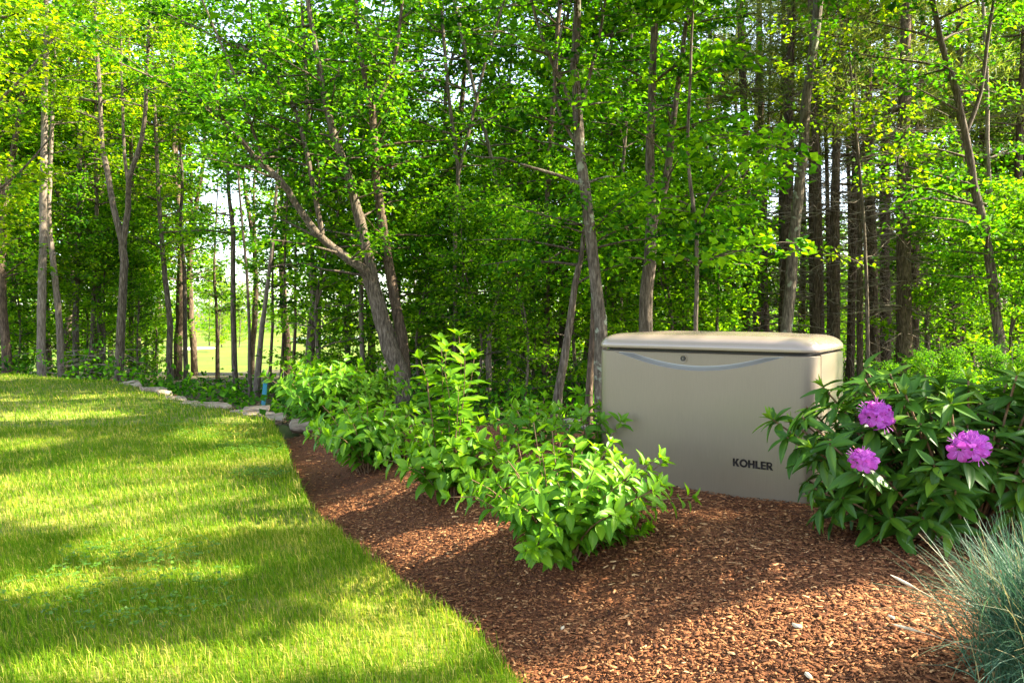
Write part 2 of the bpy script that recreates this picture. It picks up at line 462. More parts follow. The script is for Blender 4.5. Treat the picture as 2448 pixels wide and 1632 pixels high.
patch('pond', W(815, 818, 85)[0], 85, 5.5, 9, 0.3, M['water'], 'small blue pond glimpsed between the trunks')

# ------------------------------------------------------------------ where sunlight reaches the open ground (gaps in the canopy)
def ell(px, py, rx, ry, z=0.0):
    c = Gp(px, py, z); a = Gp(px, py - ry, z)[1]; b = Gp(px, py + ry, z)[1]
    return (c[0], c[1], rx * c[1] / F, max(0.08, abs(a - b) / 2))
GAPS = [ell(*e) for e in [
    (150, 898, 260, 5), (150, 942, 300, 11), (120, 992, 190, 12), (560, 1010, 70, 10), (60, 1060, 90, 14),
    (520, 1135, 300, 34), (300, 1200, 330, 48), (120, 1150, 150, 40), (640, 1215, 130, 30), (300, 1300, 130, 42), (430, 1385, 150, 22),
    (110, 1400, 150, 34), (560, 1590, 520, 36), (900, 1560, 260, 60), (200, 1600, 250, 40),
    (930, 1155, 110, 22), (1020, 1130, 60, 14), (450, 1240, 200, 40)]]
GAPS += [ell(*e, 0.2) for e in [
    (1800, 1500, 460, 95), (1500, 1570, 360, 75), (2050, 1560, 300, 100), (1740, 1190, 110, 14), (1330, 1440, 60, 18),
    (1700, 1450, 300, 40), (860, 1120, 90, 14), (960, 1170, 90, 12)]]
def gap3(px, py, D, r):
    p = W(px, py, D); t = p[2] / SUN.z
    return (p[0] - SUN.x * t, p[1] - SUN.y * t, r * 1.1, r)
GAPS += [gap3(*e) for e in [(1430, 1070, 3.3, .36), (1330, 1120, 3.2, .25), (1085, 860, 4.6, .36), (1000, 960, 4.6, .30), (1130, 960, 4.6, .3), (820, 900, 6.2, .45),
    (760, 860, 7.5, .5), (1560, 800, 4.5, .35), (1750, 800, 4.3, .35), (1920, 805, 4.1, .30), (1990, 900, 4.0, .16), (2130, 900, 3.2, .16), (2320, 930, 3.0, .14), (1420, 1000, 4.0, .2)]]
GAPS = np.array(GAPS)

def lets_light(p):
    """True where the shadow of point p (N,3) would fall on a gap of the dapple pattern"""
    t = p[:, 2] / SUN.z
    gx = p[:, 0] - SUN.x * t; gy = p[:, 1] - SUN.y * t
    r = np.zeros(len(p), bool)
    rag = np.clip(1.05 + R.normal(0, 0.22, len(p)), 0.3, 2)
    for cx, cy_, rx, ry in GAPS:
        r |= ((gx - cx) / rx) ** 2 + ((gy - cy_) / ry) ** 2 < rag
    return r & (p[:, 2] > 1.6)

# ------------------------------------------------------------------ trees
def grow(stems, zmin, dens, blen, nleaf, lsize, spread, tint=0.5, rise=(0.1, 0.5), droop=0.12, cull=True, away=None, ztop=99, tg=None, cg=None, thin=1.0, branch_cut=0.38):
    """trunk and crown geometry from main stems [(points, radii)]"""
    tg = tg or Geo(); cg = cg or Geo(); dens = dens * DENS
    C, Dd = [], []
    for si, (pts, rad) in enumerate(stems):
        p, r = resample(pts, rad, 0.35)
        jit = R.normal(0, 0.10, p.shape) * r[:, None]; jit[0] = 0
        p = p + jit
        tube(tg, p, r, 10 if r[0] > 0.05 else 6, R.uniform(0.3, 0.7), wob=0.04)
        seg = np.linalg.norm(np.diff(p, axis=0), axis=1); s = np.concatenate([[0], np.cumsum(seg)])
        n = R.poisson(s[-1] * dens)
        for q in R.uniform(0, s[-1], n):
            i = min(np.searchsorted(s, q), len(p) - 1)
            o = p[i]
            if o[2] < zmin or o[2] > ztop: continue
            az = R.uniform(0, 2 * math.pi)
            L = blen * R.uniform(0.45, 1.2)
            el = R.uniform(*rise)
            d = np.array([math.cos(az) * math.cos(el), math.sin(az) * math.cos(el), math.sin(el)])
            m = 6; tt = np.linspace(0, 1, m)[:, None]
            side = unit(np.cross(d, [0, 0, 1]))
            bp = o + d * L * tt + side * R.normal(0, 0.12) * L * tt ** 2 + np.array([0, 0, -droop * L]) * tt ** 2.2 + R.normal(0, 0.02, (m, 3)) * L * tt
            br = min(r[i] * 0.5, 0.008 + 0.010 * L)
            if cull and lets_light(bp[1:]).mean() > branch_cut: continue
            tube(tg, bp, np.linspace(br, 0.004, m), 4, R.uniform(0.3, 0.7))
            k = max(2, int(L * thin / 0.21))
            ts = R.uniform(0.22, 1.0, k)
            idx = np.clip((ts * (m - 1)).astype(int), 0, m - 2); fr = (ts * (m - 1) - idx)[:, None]
            c = bp[idx] * (1 - fr) + bp[idx + 1] * fr
            off = side[None] * R.normal(0, 0.22, (k, 1)) * L * (1.15 - ts[:, None]) + np.array([0, 0, 1]) * R.normal(0.0, 0.05, (k, 1)) * L
            if cull:
                kk_ = ~lets_light(c + off); c, off = c[kk_], off[kk_]; k = len(c)
                if k == 0: continue
            # fine side twigs that carry the outlying sprays
            for a, b in zip(c, c + off):
                if np.linalg.norm(b - a) > 0.12:
                    tube(tg, [a, (a + b) / 2 + [0, 0, 0.02], b], [0.005, 0.004, 0.0025], 3, 0.5)
            C.append(c + off); Dd.append(np.tile(d, (k, 1)) + off * 1.5 + R.normal(0, 0.25, (k, 3)))
    if C:
        C = np.concatenate(C); Dd = np.concatenate(Dd)
        if cull:
            keep = ~lets_light(C)
            C, Dd = C[keep], Dd[keep]
        ct = np.clip(tint + R.normal(0, 0.19, len(C)), 0, 1)
        sprays(cg, C, Dd, int(nleaf * 1.35), lsize, spread * .92, tint=ct)
    return tg, cg

def stem(D, pts, w, dd=None, top=None, ground=True):
    """pixel polyline at depth D -> 3D points and radii; w: diameter in pixels at start and end"""
    P = [W(x, y, D + (dd[i] if dd else 0)) for i, (x, y) in enumerate(pts)]
    n = len(P)
    rad = [(w[0] + (w[1] - w[0]) * i / (n - 1)) * D / F / 2 for i in range(n)]
    if ground:
        b = P[0].copy(); b[2] = gz(b[0], b[1]) - 0.05
        if b[2] < P[0][2] - 0.25:
            P = [b] + P; rad = [rad[0] * 1.25] + rad
        else:
            P[0] = b; rad[0] *= 1.25
    if top:
        e = P[-1] + (P[-1] - P[-2]) / np.linalg.norm(P[-1] - P[-2]) * top
        P.append(e); rad.append(rad[-1] * 0.45)
    return (np.array(P), np.array(rad))

DENS = 1.3
TREES = []   # (root, crown geometry, plan position, trunk top)
def tree(name, label, cat, group, stems, bark, leafmat, zmin=1.5, dens=4.0, blen=1.5, nleaf=13, lsize=0.085, spread=0.24, tint=0.5, gaps=True, **kw):
    tg, cg = grow(stems, zmin, dens, blen, nleaf, lsize, spread, tint, cull=gaps, **kw)
    base = stems[0][0][0]
    root = empty(name, (base[0], base[1], base[2]))
    tag(root, label, cat, group)
    TREES.append(dict(root=root, tg=tg, cg=cg, base=base, bark=bark, leaf=leafmat, gaps=gaps))
    return root

GE = 'trees along the far edge of the lawn'
GW = 'trees at the edge of the woods behind the bed'
# --- far edge of the lawn
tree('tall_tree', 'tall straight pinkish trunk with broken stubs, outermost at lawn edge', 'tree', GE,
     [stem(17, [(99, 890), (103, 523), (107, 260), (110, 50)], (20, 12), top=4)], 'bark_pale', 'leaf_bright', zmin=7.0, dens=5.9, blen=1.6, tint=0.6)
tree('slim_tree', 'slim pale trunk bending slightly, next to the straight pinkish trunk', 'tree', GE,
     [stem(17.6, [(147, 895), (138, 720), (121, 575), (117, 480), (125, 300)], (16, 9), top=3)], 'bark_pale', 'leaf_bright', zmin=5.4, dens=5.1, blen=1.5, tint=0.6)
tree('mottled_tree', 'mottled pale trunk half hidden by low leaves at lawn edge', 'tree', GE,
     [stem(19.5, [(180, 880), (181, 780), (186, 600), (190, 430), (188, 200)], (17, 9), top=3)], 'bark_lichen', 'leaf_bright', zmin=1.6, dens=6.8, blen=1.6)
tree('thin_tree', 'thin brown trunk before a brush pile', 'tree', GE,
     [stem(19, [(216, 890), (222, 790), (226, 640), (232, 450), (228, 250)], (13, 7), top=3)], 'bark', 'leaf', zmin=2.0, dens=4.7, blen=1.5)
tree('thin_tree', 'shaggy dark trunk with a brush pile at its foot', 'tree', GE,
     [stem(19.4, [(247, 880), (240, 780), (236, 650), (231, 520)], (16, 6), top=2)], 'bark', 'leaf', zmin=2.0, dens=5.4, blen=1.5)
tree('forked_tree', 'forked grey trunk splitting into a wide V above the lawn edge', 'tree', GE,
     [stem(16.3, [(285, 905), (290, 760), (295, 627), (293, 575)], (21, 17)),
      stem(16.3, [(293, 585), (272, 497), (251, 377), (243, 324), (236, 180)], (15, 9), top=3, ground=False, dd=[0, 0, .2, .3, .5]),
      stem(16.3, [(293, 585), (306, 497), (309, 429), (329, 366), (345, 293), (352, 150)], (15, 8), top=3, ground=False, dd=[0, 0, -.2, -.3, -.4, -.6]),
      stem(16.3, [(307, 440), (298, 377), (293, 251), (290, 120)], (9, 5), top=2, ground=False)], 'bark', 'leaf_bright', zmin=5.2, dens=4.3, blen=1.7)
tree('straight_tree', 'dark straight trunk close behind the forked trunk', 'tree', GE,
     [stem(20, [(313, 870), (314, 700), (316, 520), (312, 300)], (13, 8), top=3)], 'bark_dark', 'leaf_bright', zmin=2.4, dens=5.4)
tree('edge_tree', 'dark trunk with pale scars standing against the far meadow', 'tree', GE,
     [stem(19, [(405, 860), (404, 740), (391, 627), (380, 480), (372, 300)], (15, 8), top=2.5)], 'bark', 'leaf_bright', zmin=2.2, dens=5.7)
tree('edge_tree', 'thin trunk crossing the pale sand bunker on the meadow', 'tree', GE,
     [stem(20, [(445, 880), (442, 760), (440, 640), (431, 540), (436, 430), (425, 300)], (11, 6), top=2)], 'bark', 'leaf', zmin=2.4, dens=5.4)
tree('edge_tree', 'straight brown trunk in front of the bright meadow', 'tree', GE,
     [stem(16, [(562, 905), (557, 760), (557, 560), (548, 480), (545, 360)], (14, 8), top=1.5)], 'bark', 'leaf', zmin=2.6, dens=4.3, blen=1.3)
tree('sapling', 'spindly sapling between brown trunk and teal marker post', 'tree', GE,
     [stem(14.5, [(598, 930), (596, 800), (590, 650), (578, 530), (570, 420)], (9, 5), top=1)], 'bark', 'leaf', zmin=1.5, dens=5.1, blen=0.9)
tree('sapling', 'reddish sapling leaning just behind the teal marker post', 'tree', GE,
     [stem(15, [(611, 930), (622, 820), (632, 740), (650, 600), (660, 450)], (14, 7), top=1)], 'bark_pale', 'leaf', zmin=1.8, dens=4.3, blen=1.0)
for x0, x1, D, lab in [(645, 652, 16, 'crooked sapling beyond the teal marker post'), (672, 680, 15.5, 'thin dark sapling beyond the low shrubs'), (520, 512, 22, 'thin sapling standing out against the meadow'), (700, 706, 18, 'wispy sapling in front of the meadow edge')]:
    tree('sapling', lab, 'tree', GE, [stem(D, [(x0, 900), ((x0 + x1) / 2 + 3, 780), (x1, 640), (x1 + 6, 500)], (9, 4), top=0.8)], 'bark_dark', 'leaf', zmin=1.0, dens=5.1, blen=0.8)
tree('slender_tree', 'dark leaning trunk with sunlit flank behind the farthest shrubs', 'tree', GW,
     [stem(13.5, [(734, 890), (744, 800), (752, 700), (738, 560), (745, 420), (735, 250)], (24, 12), top=2)], 'bark', 'leaf', zmin=1.6, dens=6.1, blen=1.4)
tree('slender_tree', 'thin pale trunk rising behind the shrub row', 'tree', GW,
     [stem(13.5, [(868, 895), (864, 790), (862, 640), (850, 500)], (13, 8), top=2)], 'bark_pale', 'leaf', zmin=1.8, dens=6.1, blen=1.4)
# --- the big leaning maple
tree('leaning_maple', 'big leaning grey maple with long limb arching over the lawn edge', 'tree', GW,
     [stem(11.8, [(968, 930), (932, 830), (912, 765), (895, 690), (878, 655)], (46, 34)),
      stem(11.8, [(890, 682), (872, 645), (838, 622), (795, 592), (752, 552), (706, 484), (668, 430), (612, 378), (568, 322), (512, 270), (470, 232), (425, 212)], (25, 5), dd=[0, -.1, -.2, -.1, -.3, -.4, -.6, -.5, -.7, -.6, -.8, -1.0], top=0.8, ground=False),
      stem(11.8, [(905, 740), (880, 620), (857, 523), (835, 430), (800, 330), (770, 200), (745, 60)], (30, 12), ground=False, top=2.5),
      stem(11.7, [(770, 560), (740, 400), (700, 250), (617, 136), (549, 105), (471, 68)], (15, 6), ground=False, dd=[0, 0, .2, .4, .5, .6], top=1),
      stem(11.6, [(640, 405), (600, 300), (560, 180), (500, 40)], (9, 5), ground=False, top=1)], 'bark', 'leaf', zmin=1.7, dens=5.0, blen=1.4, nleaf=13, gaps=False)
tree('twin_tree', 'dark trunk with sunlit flank standing against the leaning maple', 'tree', GW,
     [stem(12.1, [(975, 925), (960, 800), (940, 690), (920, 565), (899, 408), (894, 314), (889, 251)], (29, 16)),
      stem(12.1, [(889, 255), (868, 167), (855, 60), (850, -60)], (14, 9), ground=False, top=2),
      stem(12.1, [(889, 255), (925, 199), (950, 110), (965, -40)], (13, 8), ground=False, top=2)], 'bark_dark', 'leaf', zmin=1.7, dens=3.8, blen=1.5, gaps=False)
tree('young_maple', 'young maple with layered leaves in the middle of the woods', 'tree', GW,
     [stem(12.6, [(1085, 900), (1088, 760), (1088, 560), (1095, 400), (1075, 250), (1060, 80)], (12, 8), top=2),
      stem(12.6, [(1095, 420), (1125, 300), (1160, 150), (1200, 20)], (9, 6), ground=False, top=1.5)], 'bark', 'leaf', zmin=0.9, dens=5.0, blen=1.7)
tree('upright_tree', 'straight upright trunk deep in shade behind the tall shrub', 'tree', GW,
     [stem(14, [(1217, 940), (1217, 780), (1212, 600), (1180, 400), (1130, 200), (1090, 20)], (11, 8), top=2)], 'bark_pale', 'leaf', zmin=1.4, dens=4.6, blen=1.7)
tree('upright_tree', 'dark straight trunk between the tall shrub and the tilted trunk', 'tree', GW,
     [stem(13.2, [(1302, 930), (1306, 780), (1308, 600), (1310, 450), (1322, 250), (1335, 60)], (18, 11), top=3)], 'bark_dark', 'leaf', zmin=1.8, dens=4.0, blen=1.6)
tree('slanting_tree', 'slanting dead stems leaning through the shade', 'tree', GW,
     [stem(12.5, [(1170, 800), (1197, 680), (1235, 620), (1275, 575), (1340, 520)], (13, 6), ground=True),
      stem(12.5, [(1197, 680), (1250, 655), (1312, 622), (1370, 580)], (8, 4), ground=False)], 'bark_pale', 'leaf', zmin=2.2, dens=3, blen=0.9)
tree('tilted_tree', 'tilted pinkish trunk with its foot beside dark rocks', 'tree', GW,
     [stem(9.3, [(1320, 1017), (1335, 938), (1351, 840), (1375, 680), (1391, 601), (1398, 540)], (25, 10), top=.2)], 'bark', 'leaf', zmin=1.5, dens=7.0, blen=1.3)
tree('rough_tree', 'rough dark trunk touching the generator edge', 'tree', GW,
     [stem(9.1, [(1408, 993), (1411, 900), (1417, 790), (1420, 690), (1412, 560)], (20, 10), top=.2)], 'bark_dark', 'leaf', zmin=1.9, dens=5, blen=1.3)
tree('curved_maple', 'curved grey maple trunk rising behind the end of the generator', 'tree', GW,
     [stem(8.9, [(1437, 800), (1433, 740), (1422, 654), (1407, 523), (1386, 366), (1380, 261), (1375, 167), (1380, 40)], (31, 20), top=3),
      stem(8.9, [(1382, 285), (1345, 200), (1323, 157), (1302, 105), (1280, 40), (1262, -30)], (11, 6), ground=False, top=1, dd=[0, -.1, -.2, -.2, -.3, -.3]),
      stem(8.9, [(1380, 345), (1352, 300), (1329, 246), (1326, 183), (1340, 90)], (9, 5), ground=False, top=1),
      stem(8.9, [(1388, 270), (1412, 167), (1433, 89), (1449, -10)], (10, 6), ground=False, top=1)], 'bark_lichen', 'leaf', zmin=2.3, dens=4.0, blen=1.5, lsize=0.09)
tree('forked_maple', 'stout brown maple forking high above the generator', 'tree', GW,
     [stem(10.8, [(1543, 800), (1548, 700), (1557, 560), (1556, 480), (1553, 400), (1560, 200), (1565, 40)], (34, 16), top=3),
      stem(10.8, [(1560, 540), (1590, 445), (1606, 314), (1621, 199), (1640, 60)], (20, 10), ground=False, top=2)], 'bark', 'leaf', zmin=1.9, dens=4.2, blen=1.3, lsize=0.09)
tree('slim_maple', 'slim maple with big pale leaves hanging above the generator lid', 'tree', GW,
     [stem(8.6, [(1662, 820), (1664, 700), (1665, 560), (1650, 440), (1644, 340), (1650, 180)], (11, 7), top=1.5),
      stem(8.6, [(1664, 560), (1700, 470), (1760, 400), (1830, 350)], (6, 3), ground=False, dd=[0, -.2, -.5, -.8])], 'bark', 'leaf', zmin=1.6, dens=4.4, blen=1.1, lsize=0.115, tint=0.62, spread=0.22)
tree('slender_tree', 'slender straight trunk showing above the middle of the generator', 'tree', GW,
     [stem(13, [(1483, 820), (1484, 640), (1487, 450), (1500, 250)], (11, 7), top=2)], 'bark', 'leaf', zmin=1.6, dens=4.0, blen=1.5)
tree('lichened_tree', 'tall leaning grey trunk blotched with lichen behind the generator', 'tree', GW,
     [stem(11.5, [(1882, 800), (1895, 628), (1905, 497), (1921, 366), (1931, 235), (1947, 105), (1960, -30)], (27, 21), top=4)], 'bark_lichen', 'leaf', zmin=5.5, dens=2.5, blen=1.5)
tree('side_maple', 'sinuous dark maple at the outer edge of the woods', 'tree', GW,
     [stem(11, [(2395, 860), (2381, 732), (2355, 549), (2329, 445), (2308, 314), (2287, 220), (2250, 100), (2225, -30)], (24, 12), top=2),
      stem(11, [(2308, 320), (2345, 220), (2360, 100), (2380, -20)], (11, 7), ground=False, top=2)], 'bark', 'leaf', zmin=1.6, dens=3.4, blen=1.5, lsize=0.09, tint=0.55)
tree('pale_tree', 'pale slim trunk beside the sinuous dark maple', 'tree', GW,
     [stem(13, [(2392, 800), (2380, 600), (2362, 380), (2358, 160), (2350, 0)], (11, 8), top=2)], 'bark_pale', 'leaf', zmin=2.0, dens=3.6, blen=1.4)
tree('young_maple', 'young maple with thin leafy sprays among the pine trunks', 'tree', GW,
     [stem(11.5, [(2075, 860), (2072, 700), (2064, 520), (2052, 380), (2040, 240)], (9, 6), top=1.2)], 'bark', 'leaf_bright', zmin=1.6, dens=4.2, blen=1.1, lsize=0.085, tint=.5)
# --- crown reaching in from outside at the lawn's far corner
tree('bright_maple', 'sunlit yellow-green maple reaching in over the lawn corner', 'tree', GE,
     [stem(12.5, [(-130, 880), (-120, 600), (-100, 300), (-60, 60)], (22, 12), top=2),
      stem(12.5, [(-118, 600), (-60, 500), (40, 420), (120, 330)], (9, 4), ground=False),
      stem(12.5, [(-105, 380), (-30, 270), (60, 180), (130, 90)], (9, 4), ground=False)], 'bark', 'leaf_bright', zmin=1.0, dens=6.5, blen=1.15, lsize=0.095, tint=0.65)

# --- trees just outside the frame that shade bed and lawn
GO = 'shade trees just outside the view'
for (x, y, h) in [(7.4, 6.0, 8), (10.2, 5.6, 9), (11.5, 8.0, 9)]:
    z0 = gz(x, y)
    tree('shade_tree', 'tall shade tree beside the bed, %s' % ('next to the blue grass' if y < 5.8 else 'beyond the rhododendron' if x < 8 else 'at the outer corner'), 'tree', GO,
         [(np.array([(x, y, z0 - .05), (x + .1, y, 2), (x - .2, y + .2, 5), (x, y, h)]), np.array([.13, .11, .08, .03]))], 'bark', 'leaf', zmin=3.0, dens=1.8, blen=1.6, branch_cut=.1)

# --- canopy that throws the dapple pattern: unseen sprays added high in the nearest crowns
def canopy(n, zlo, zhi, region, tint=0.5):
    x0, x1, y0, y1 = region
    gx = R.uniform(x0, x1, n); gy = R.uniform(y0, y1, n); z = R.uniform(zlo, zhi, n)
    p = np.stack([gx + SUN.x * z / SUN.z, gy + SUN.y * z / SUN.z, z], -1)
    k = ~lets_light(p)
    # keep the frame's own view clear: only above what the camera sees
    k &= (p[:, 2] > EYE + 0.42 * p[:, 1]) | (np.abs(p[:, 0]) > 0.70 * p[:, 1])
    k &= np.hypot(p[:, 0] - 0.5, p[:, 1] - 4.4) > 1.9      # opening shaped so lid and bevel reflect the sky
    p = p[k]
    bases = np.array([t['base'][:2] for t in TREES])
    tops = np.array([t['base'] for t in TREES])
    d = np.linalg.norm(p[:, None, :2] - bases[None], axis=-1)
    near = d.argmin(1)
    for i in range(len(TREES)):
        q = p[near == i]
        if not len(q): continue
        t = TREES[i]
        b = t['base']
        for c in q:
            h = max(EYE + 0.43 * b[1], c[2] - 0.3 * np.hypot(*(c[:2] - b[:2])))
            s = np.array([b[0] + (c[0] - b[0]) * 0.03, b[1] + (c[1] - b[1]) * 0.03, h])
            if np.hypot(*(c[:2] - b[:2])) < 2.6 and c[2] > h - .3:
                m = s * 0.45 + c * 0.55 + [0, 0, 0.15]
                tube(t['tg'], [s, m, c], [0.02, 0.012, 0.005], 4, 0.5)
        dd = unit(q - np.array([b[0], b[1], 0])) * [1, 1, 0.2]
        sprays(t['cg'], np.repeat(q, 2, 0) + R.normal(0, 0.1, (len(q) * 2, 3)), np.repeat(dd, 2, 0), 16, 0.11, 0.30, tint=tint)
canopy(2100, 3.6, 8.0, (-8, 0.2, 2.2, 10.5))
canopy(420, 3.6, 7.0, (-0.9, 3.2, 2.0, 5.6))

def open_gaps(g, M4=None):
    """the same leaves without those that would shade a gap of the dapple pattern"""
    v = np.concatenate(g.v).reshape(-1, 4, 3); t = np.concatenate(g.t).reshape(-1, 4)
    c = v.mean(1)
    if M4 is not None: c = c @ M4[:3, :3].T + M4[:3, 3]
    k = ~lets_light(c)
    if k.all(): return g
    v, t = v[k], t[k]; n = len(v)
    o = Geo(); i = np.arange(n)[:, None] * 4
    o.add(v.reshape(-1, 3), np.concatenate([i + np.array([[0, 1, 2]]), i + np.array([[0, 2, 3]])]), None, t.reshape(-1))
    return o
for t in TREES:
    inv = -t['base']
    for key, nm, mat in (('tg', 'trunk', t['bark']), ('cg', 'crown', t['leaf'])):
        g = t[key]
        if not g.v: continue
        if key == 'cg' and t['gaps']: g = t[key] = open_gaps(g)
        g.v = [v + inv for v in g.v]
        g.build(nm, M[mat], t['root'], smooth=(key == 'tg'))

# ------------------------------------------------------------------ pines and woodland copies
def needles(g, c, d, n, L, wd=0.010, tint=0.5):
    N = len(c)
    d = unit(d)
    ax = d[:, None, :] * 0.7 + R.normal(0, 0.6, (N, n, 3)); ax = unit(ax)
    p = c[:, None, :] + R.normal(0, 0.10, (N, n, 3)) + 0 * ax
    s = unit(np.cross(ax, R.normal(0, 1, (N, n, 3))))
    l = L * R.uniform(0.7, 1.2, (N, n, 1))
    v = np.stack([p - s * wd, p + s * wd, p + ax * l], 2).reshape(-1, 3)
    f = np.arange(N * n * 3).reshape(-1, 3)
    g.add(v, f, None, np.repeat(np.clip(tint + R.normal(0, .25, N * n), 0, 1), 3))

def pine_parts(h, r0, zneedle, ndead=70, lean=0.0, spreadL=1.8, nb=28):
    tg, dg, ng = Geo(), Geo(), Geo()
    pts = np.array([(0, 0, -0.1), (lean * .3, 0.05, h * .33), (lean * .6, -0.05, h * .66), (lean, 0, h)])
    p, r = resample(pts, [r0 * 1.15, r0 * .85, r0 * .55, r0 * .15], 0.4)
    tube(tg, p, r, 10, 0.5, wob=0.05)
    for k in range(ndead):
        z = R.uniform(1.2, zneedle + 1.0); i = np.argmin(abs(p[:, 2] - z))
        az = R.uniform(0, 6.283); L = R.uniform(0.3, 1.3); el = R.uniform(-0.25, 0.3)
        d = np.array([math.cos(az), math.sin(az), el])
        b = p[i] + d * L * np.linspace(0, 1, 5)[:, None] + R.normal(0, 0.03, (5, 3)) * np.linspace(0, 1, 5)[:, None] + np.array([0, 0, -.18 * L]) * (np.linspace(0, 1, 5)[:, None] ** 2)
        tube(dg, b, np.linspace(0.012, 0.004, 5), 3, R.uniform(0.2, 0.8))
        for q in range(3):
            e = b[R.integers(1, 5)]; dd = d * 0.6 + R.normal(0, 0.6, 3)
            tube(dg, [e, e + dd * L * 0.16, e + dd * L * 0.3 + [0, 0, -.03]], [0.004, 0.003, 0.002], 3, R.uniform(0.2, 0.8))
    for k in range(nb):
        z = R.uniform(zneedle, h); i = np.argmin(abs(p[:, 2] - z))
        az = R.uniform(0, 6.283); L = spreadL * R.uniform(0.6, 1.15) * (1.15 - 0.75 * (z - zneedle) / (h - zneedle))
        d = np.array([math.cos(az), math.sin(az), R.uniform(-0.05, 0.3)])
        b = p[i] + d * L * np.linspace(0, 1, 5)[:, None] + R.normal(0, 0.02, (5, 3)) * L
        tube(tg, b, np.linspace(0.022, 0.005, 5), 4, 0.5)
        m = int(L * 7); tt = R.uniform(0.3, 1, m)
        c = p[i] + d * L * tt[:, None] + np.cross(d, [0, 0, 1]) * (R.normal(0, .22, m) * L * (1.2 - tt))[:, None] + R.normal(0, 0.05, (m, 3))
        needles(ng, c, np.tile(d, (m, 1)), 26, 0.14)
    return [('trunk', tg.mesh('pine_trunk', True), M['bark_dark']), ('dead_branches', dg.mesh('dead_branches'), M['twig']), ('crown', ng.mesh('pine_crown'), M['needle'])]

def decid_parts(h, r0, zmin, dens, blen, nleaf=12, lsize=0.11, spread=0.30, bark='bark', fork=True):
    st = [(np.array([(0, 0, -.1), (R.normal(0, .12), R.normal(0, .12), h * .35), (R.normal(0, .25), R.normal(0, .25), h * .7), (R.normal(0, .4), R.normal(0, .4), h)]), np.array([r0 * 1.2, r0 * .85, r0 * .5, r0 * .15]))]
    if fork:
        a = st[0][0][1]
        st.append((np.array([a, a + [R.normal(0, .5), R.normal(0, .5), h * .3], a + [R.normal(0, .9), R.normal(0, .9), h * .6]]), np.array([r0 * .6, r0 * .4, r0 * .1])))
    tg, cg = grow(st, zmin, dens, blen, nleaf, lsize, spread, 0.5, cull=False)
    return [('trunk', tg.mesh('tree_trunk', True), M[bark]), ('crown', cg.mesh('tree_crown'), M['leaf_fill'])]

def plant_tree(parts, name, label, cat, group, x, y, rz, s=1.0, z=None):
    root = empty(name, (x, y, gz(x, y) if z is None else z), rz)
    root.scale = (s, s, s)
    tag(root, label, cat, group)
    bpy.context.view_layer.update()
    M4 = np.array(Matrix.LocRotScale(root.location, root.rotation_euler, root.scale))
    for nm, me, mat in parts:
        if nm == 'crown' and y < 24:
            me = gap_copy(me, M4)
        obj(nm, me, mat, root)
    return root

def gap_copy(me, M4):
    """the crown mesh, or a copy without the leaves that would shade a gap"""
    n = len(me.vertices); v = np.empty(n * 3, np.float32); me.vertices.foreach_get('co', v); v = v.reshape(-1, 3)
    t = np.empty(n, np.float32); me.attributes['tint'].data.foreach_get('value', t)
    m = 4 if n % 4 == 0 and len(me.polygons) * 2 == n else 3
    c = v.reshape(-1, m, 3).mean(1) @ M4[:3, :3].T + M4[:3, 3]
    k = ~lets_light(c)
    if k.mean() > 0.985: return me
    vv = v.reshape(-1, m, 3)[k]; tt = t.reshape(-1, m)[k]; q = len(vv); g = Geo(); i = np.arange(q)[:, None] * m
    g.add(vv.reshape(-1, 3), np.concatenate([i + np.array([[0, 1, 2]])] + ([i + np.array([[0, 2, 3]])] if m == 4 else [])), None, tt.reshape(-1))
    return g.mesh(me.name)

pinesA = pine_parts(13, 0.12, 4.8, 190)
pinesB = pine_parts(12, 0.085, 5.0, 80, 0.3, 1.8, 34)
pinesD = pine_parts(12, 0.065, 5.6, 45, 0.15, 1.4, 26)
pinesC = pine_parts(11, 0.055, 5.4, 45, -0.2, 1.4, 26)
GP = 'pines behind the generator'
def pxX(px, D): return (px - CX) / F * D
plant_tree(pinesA, 'pine_tree', 'stout dark pine with a brush of dead twigs, thickest of the pines', 'pine tree', GP, pxX(2165, 13.5), 13.5, 0.4, 1.0)
for px, D, arch, s, lab in [
    (1952, 15, 1, 1.0, 'straight pine just past the lichen blotched trunk'), (1985, 17, 2, 1.0, 'thin pole-like pine between two straight pines'),
    (2030, 15.5, 1, .9, 'straight pine with lit bark midway to the stout pine'), (2056, 14, 2, .9, 'very thin pine with pale sunlit edge'),
    (2095, 15, 1, 1.05, 'dark pine draped in dead twigs beside the stout pine'), (2118, 17, 0, .9, 'dark pine half hidden by the stout pine'),
    (2185, 15.5, 1, 1.0, 'pine pressed close behind the stout pine'), (2282, 15, 1, 1.0, 'black trunked pine standing alone before a sky gap'),
    (1880, 17, 1, 1.0, 'dark pine behind the lichen blotched trunk'), (2430, 15, 1, 1.0, 'reddish pine trunk at the edge of the woods')]:
    plant_tree([pinesA, pinesB, pinesC][arch], 'pine_tree', lab, 'pine tree', GP, pxX(px, D), D, R.uniform(0, 6.28), s)
ZONES = [(250, 'beyond the far lawn corner'), (420, 'behind the forked trunk'), (760, 'beside the meadow view'), (1000, 'behind the leaning maple'), (1260, 'behind the tallest shrub'),
         (1480, 'behind the tilted pinkish trunk'), (1700, 'behind the stout brown maple'), (1950, 'behind the lichen blotched trunk'), (2230, 'among the pines'), (9999, 'beyond the rhododendron')]
def zone(px): return next(t for m, t in ZONES if px < m)
LP = 'thin pine trunk among many deep in the woods beyond the generator'
GPD = 'pine trunks deep in the woods'
pp = []
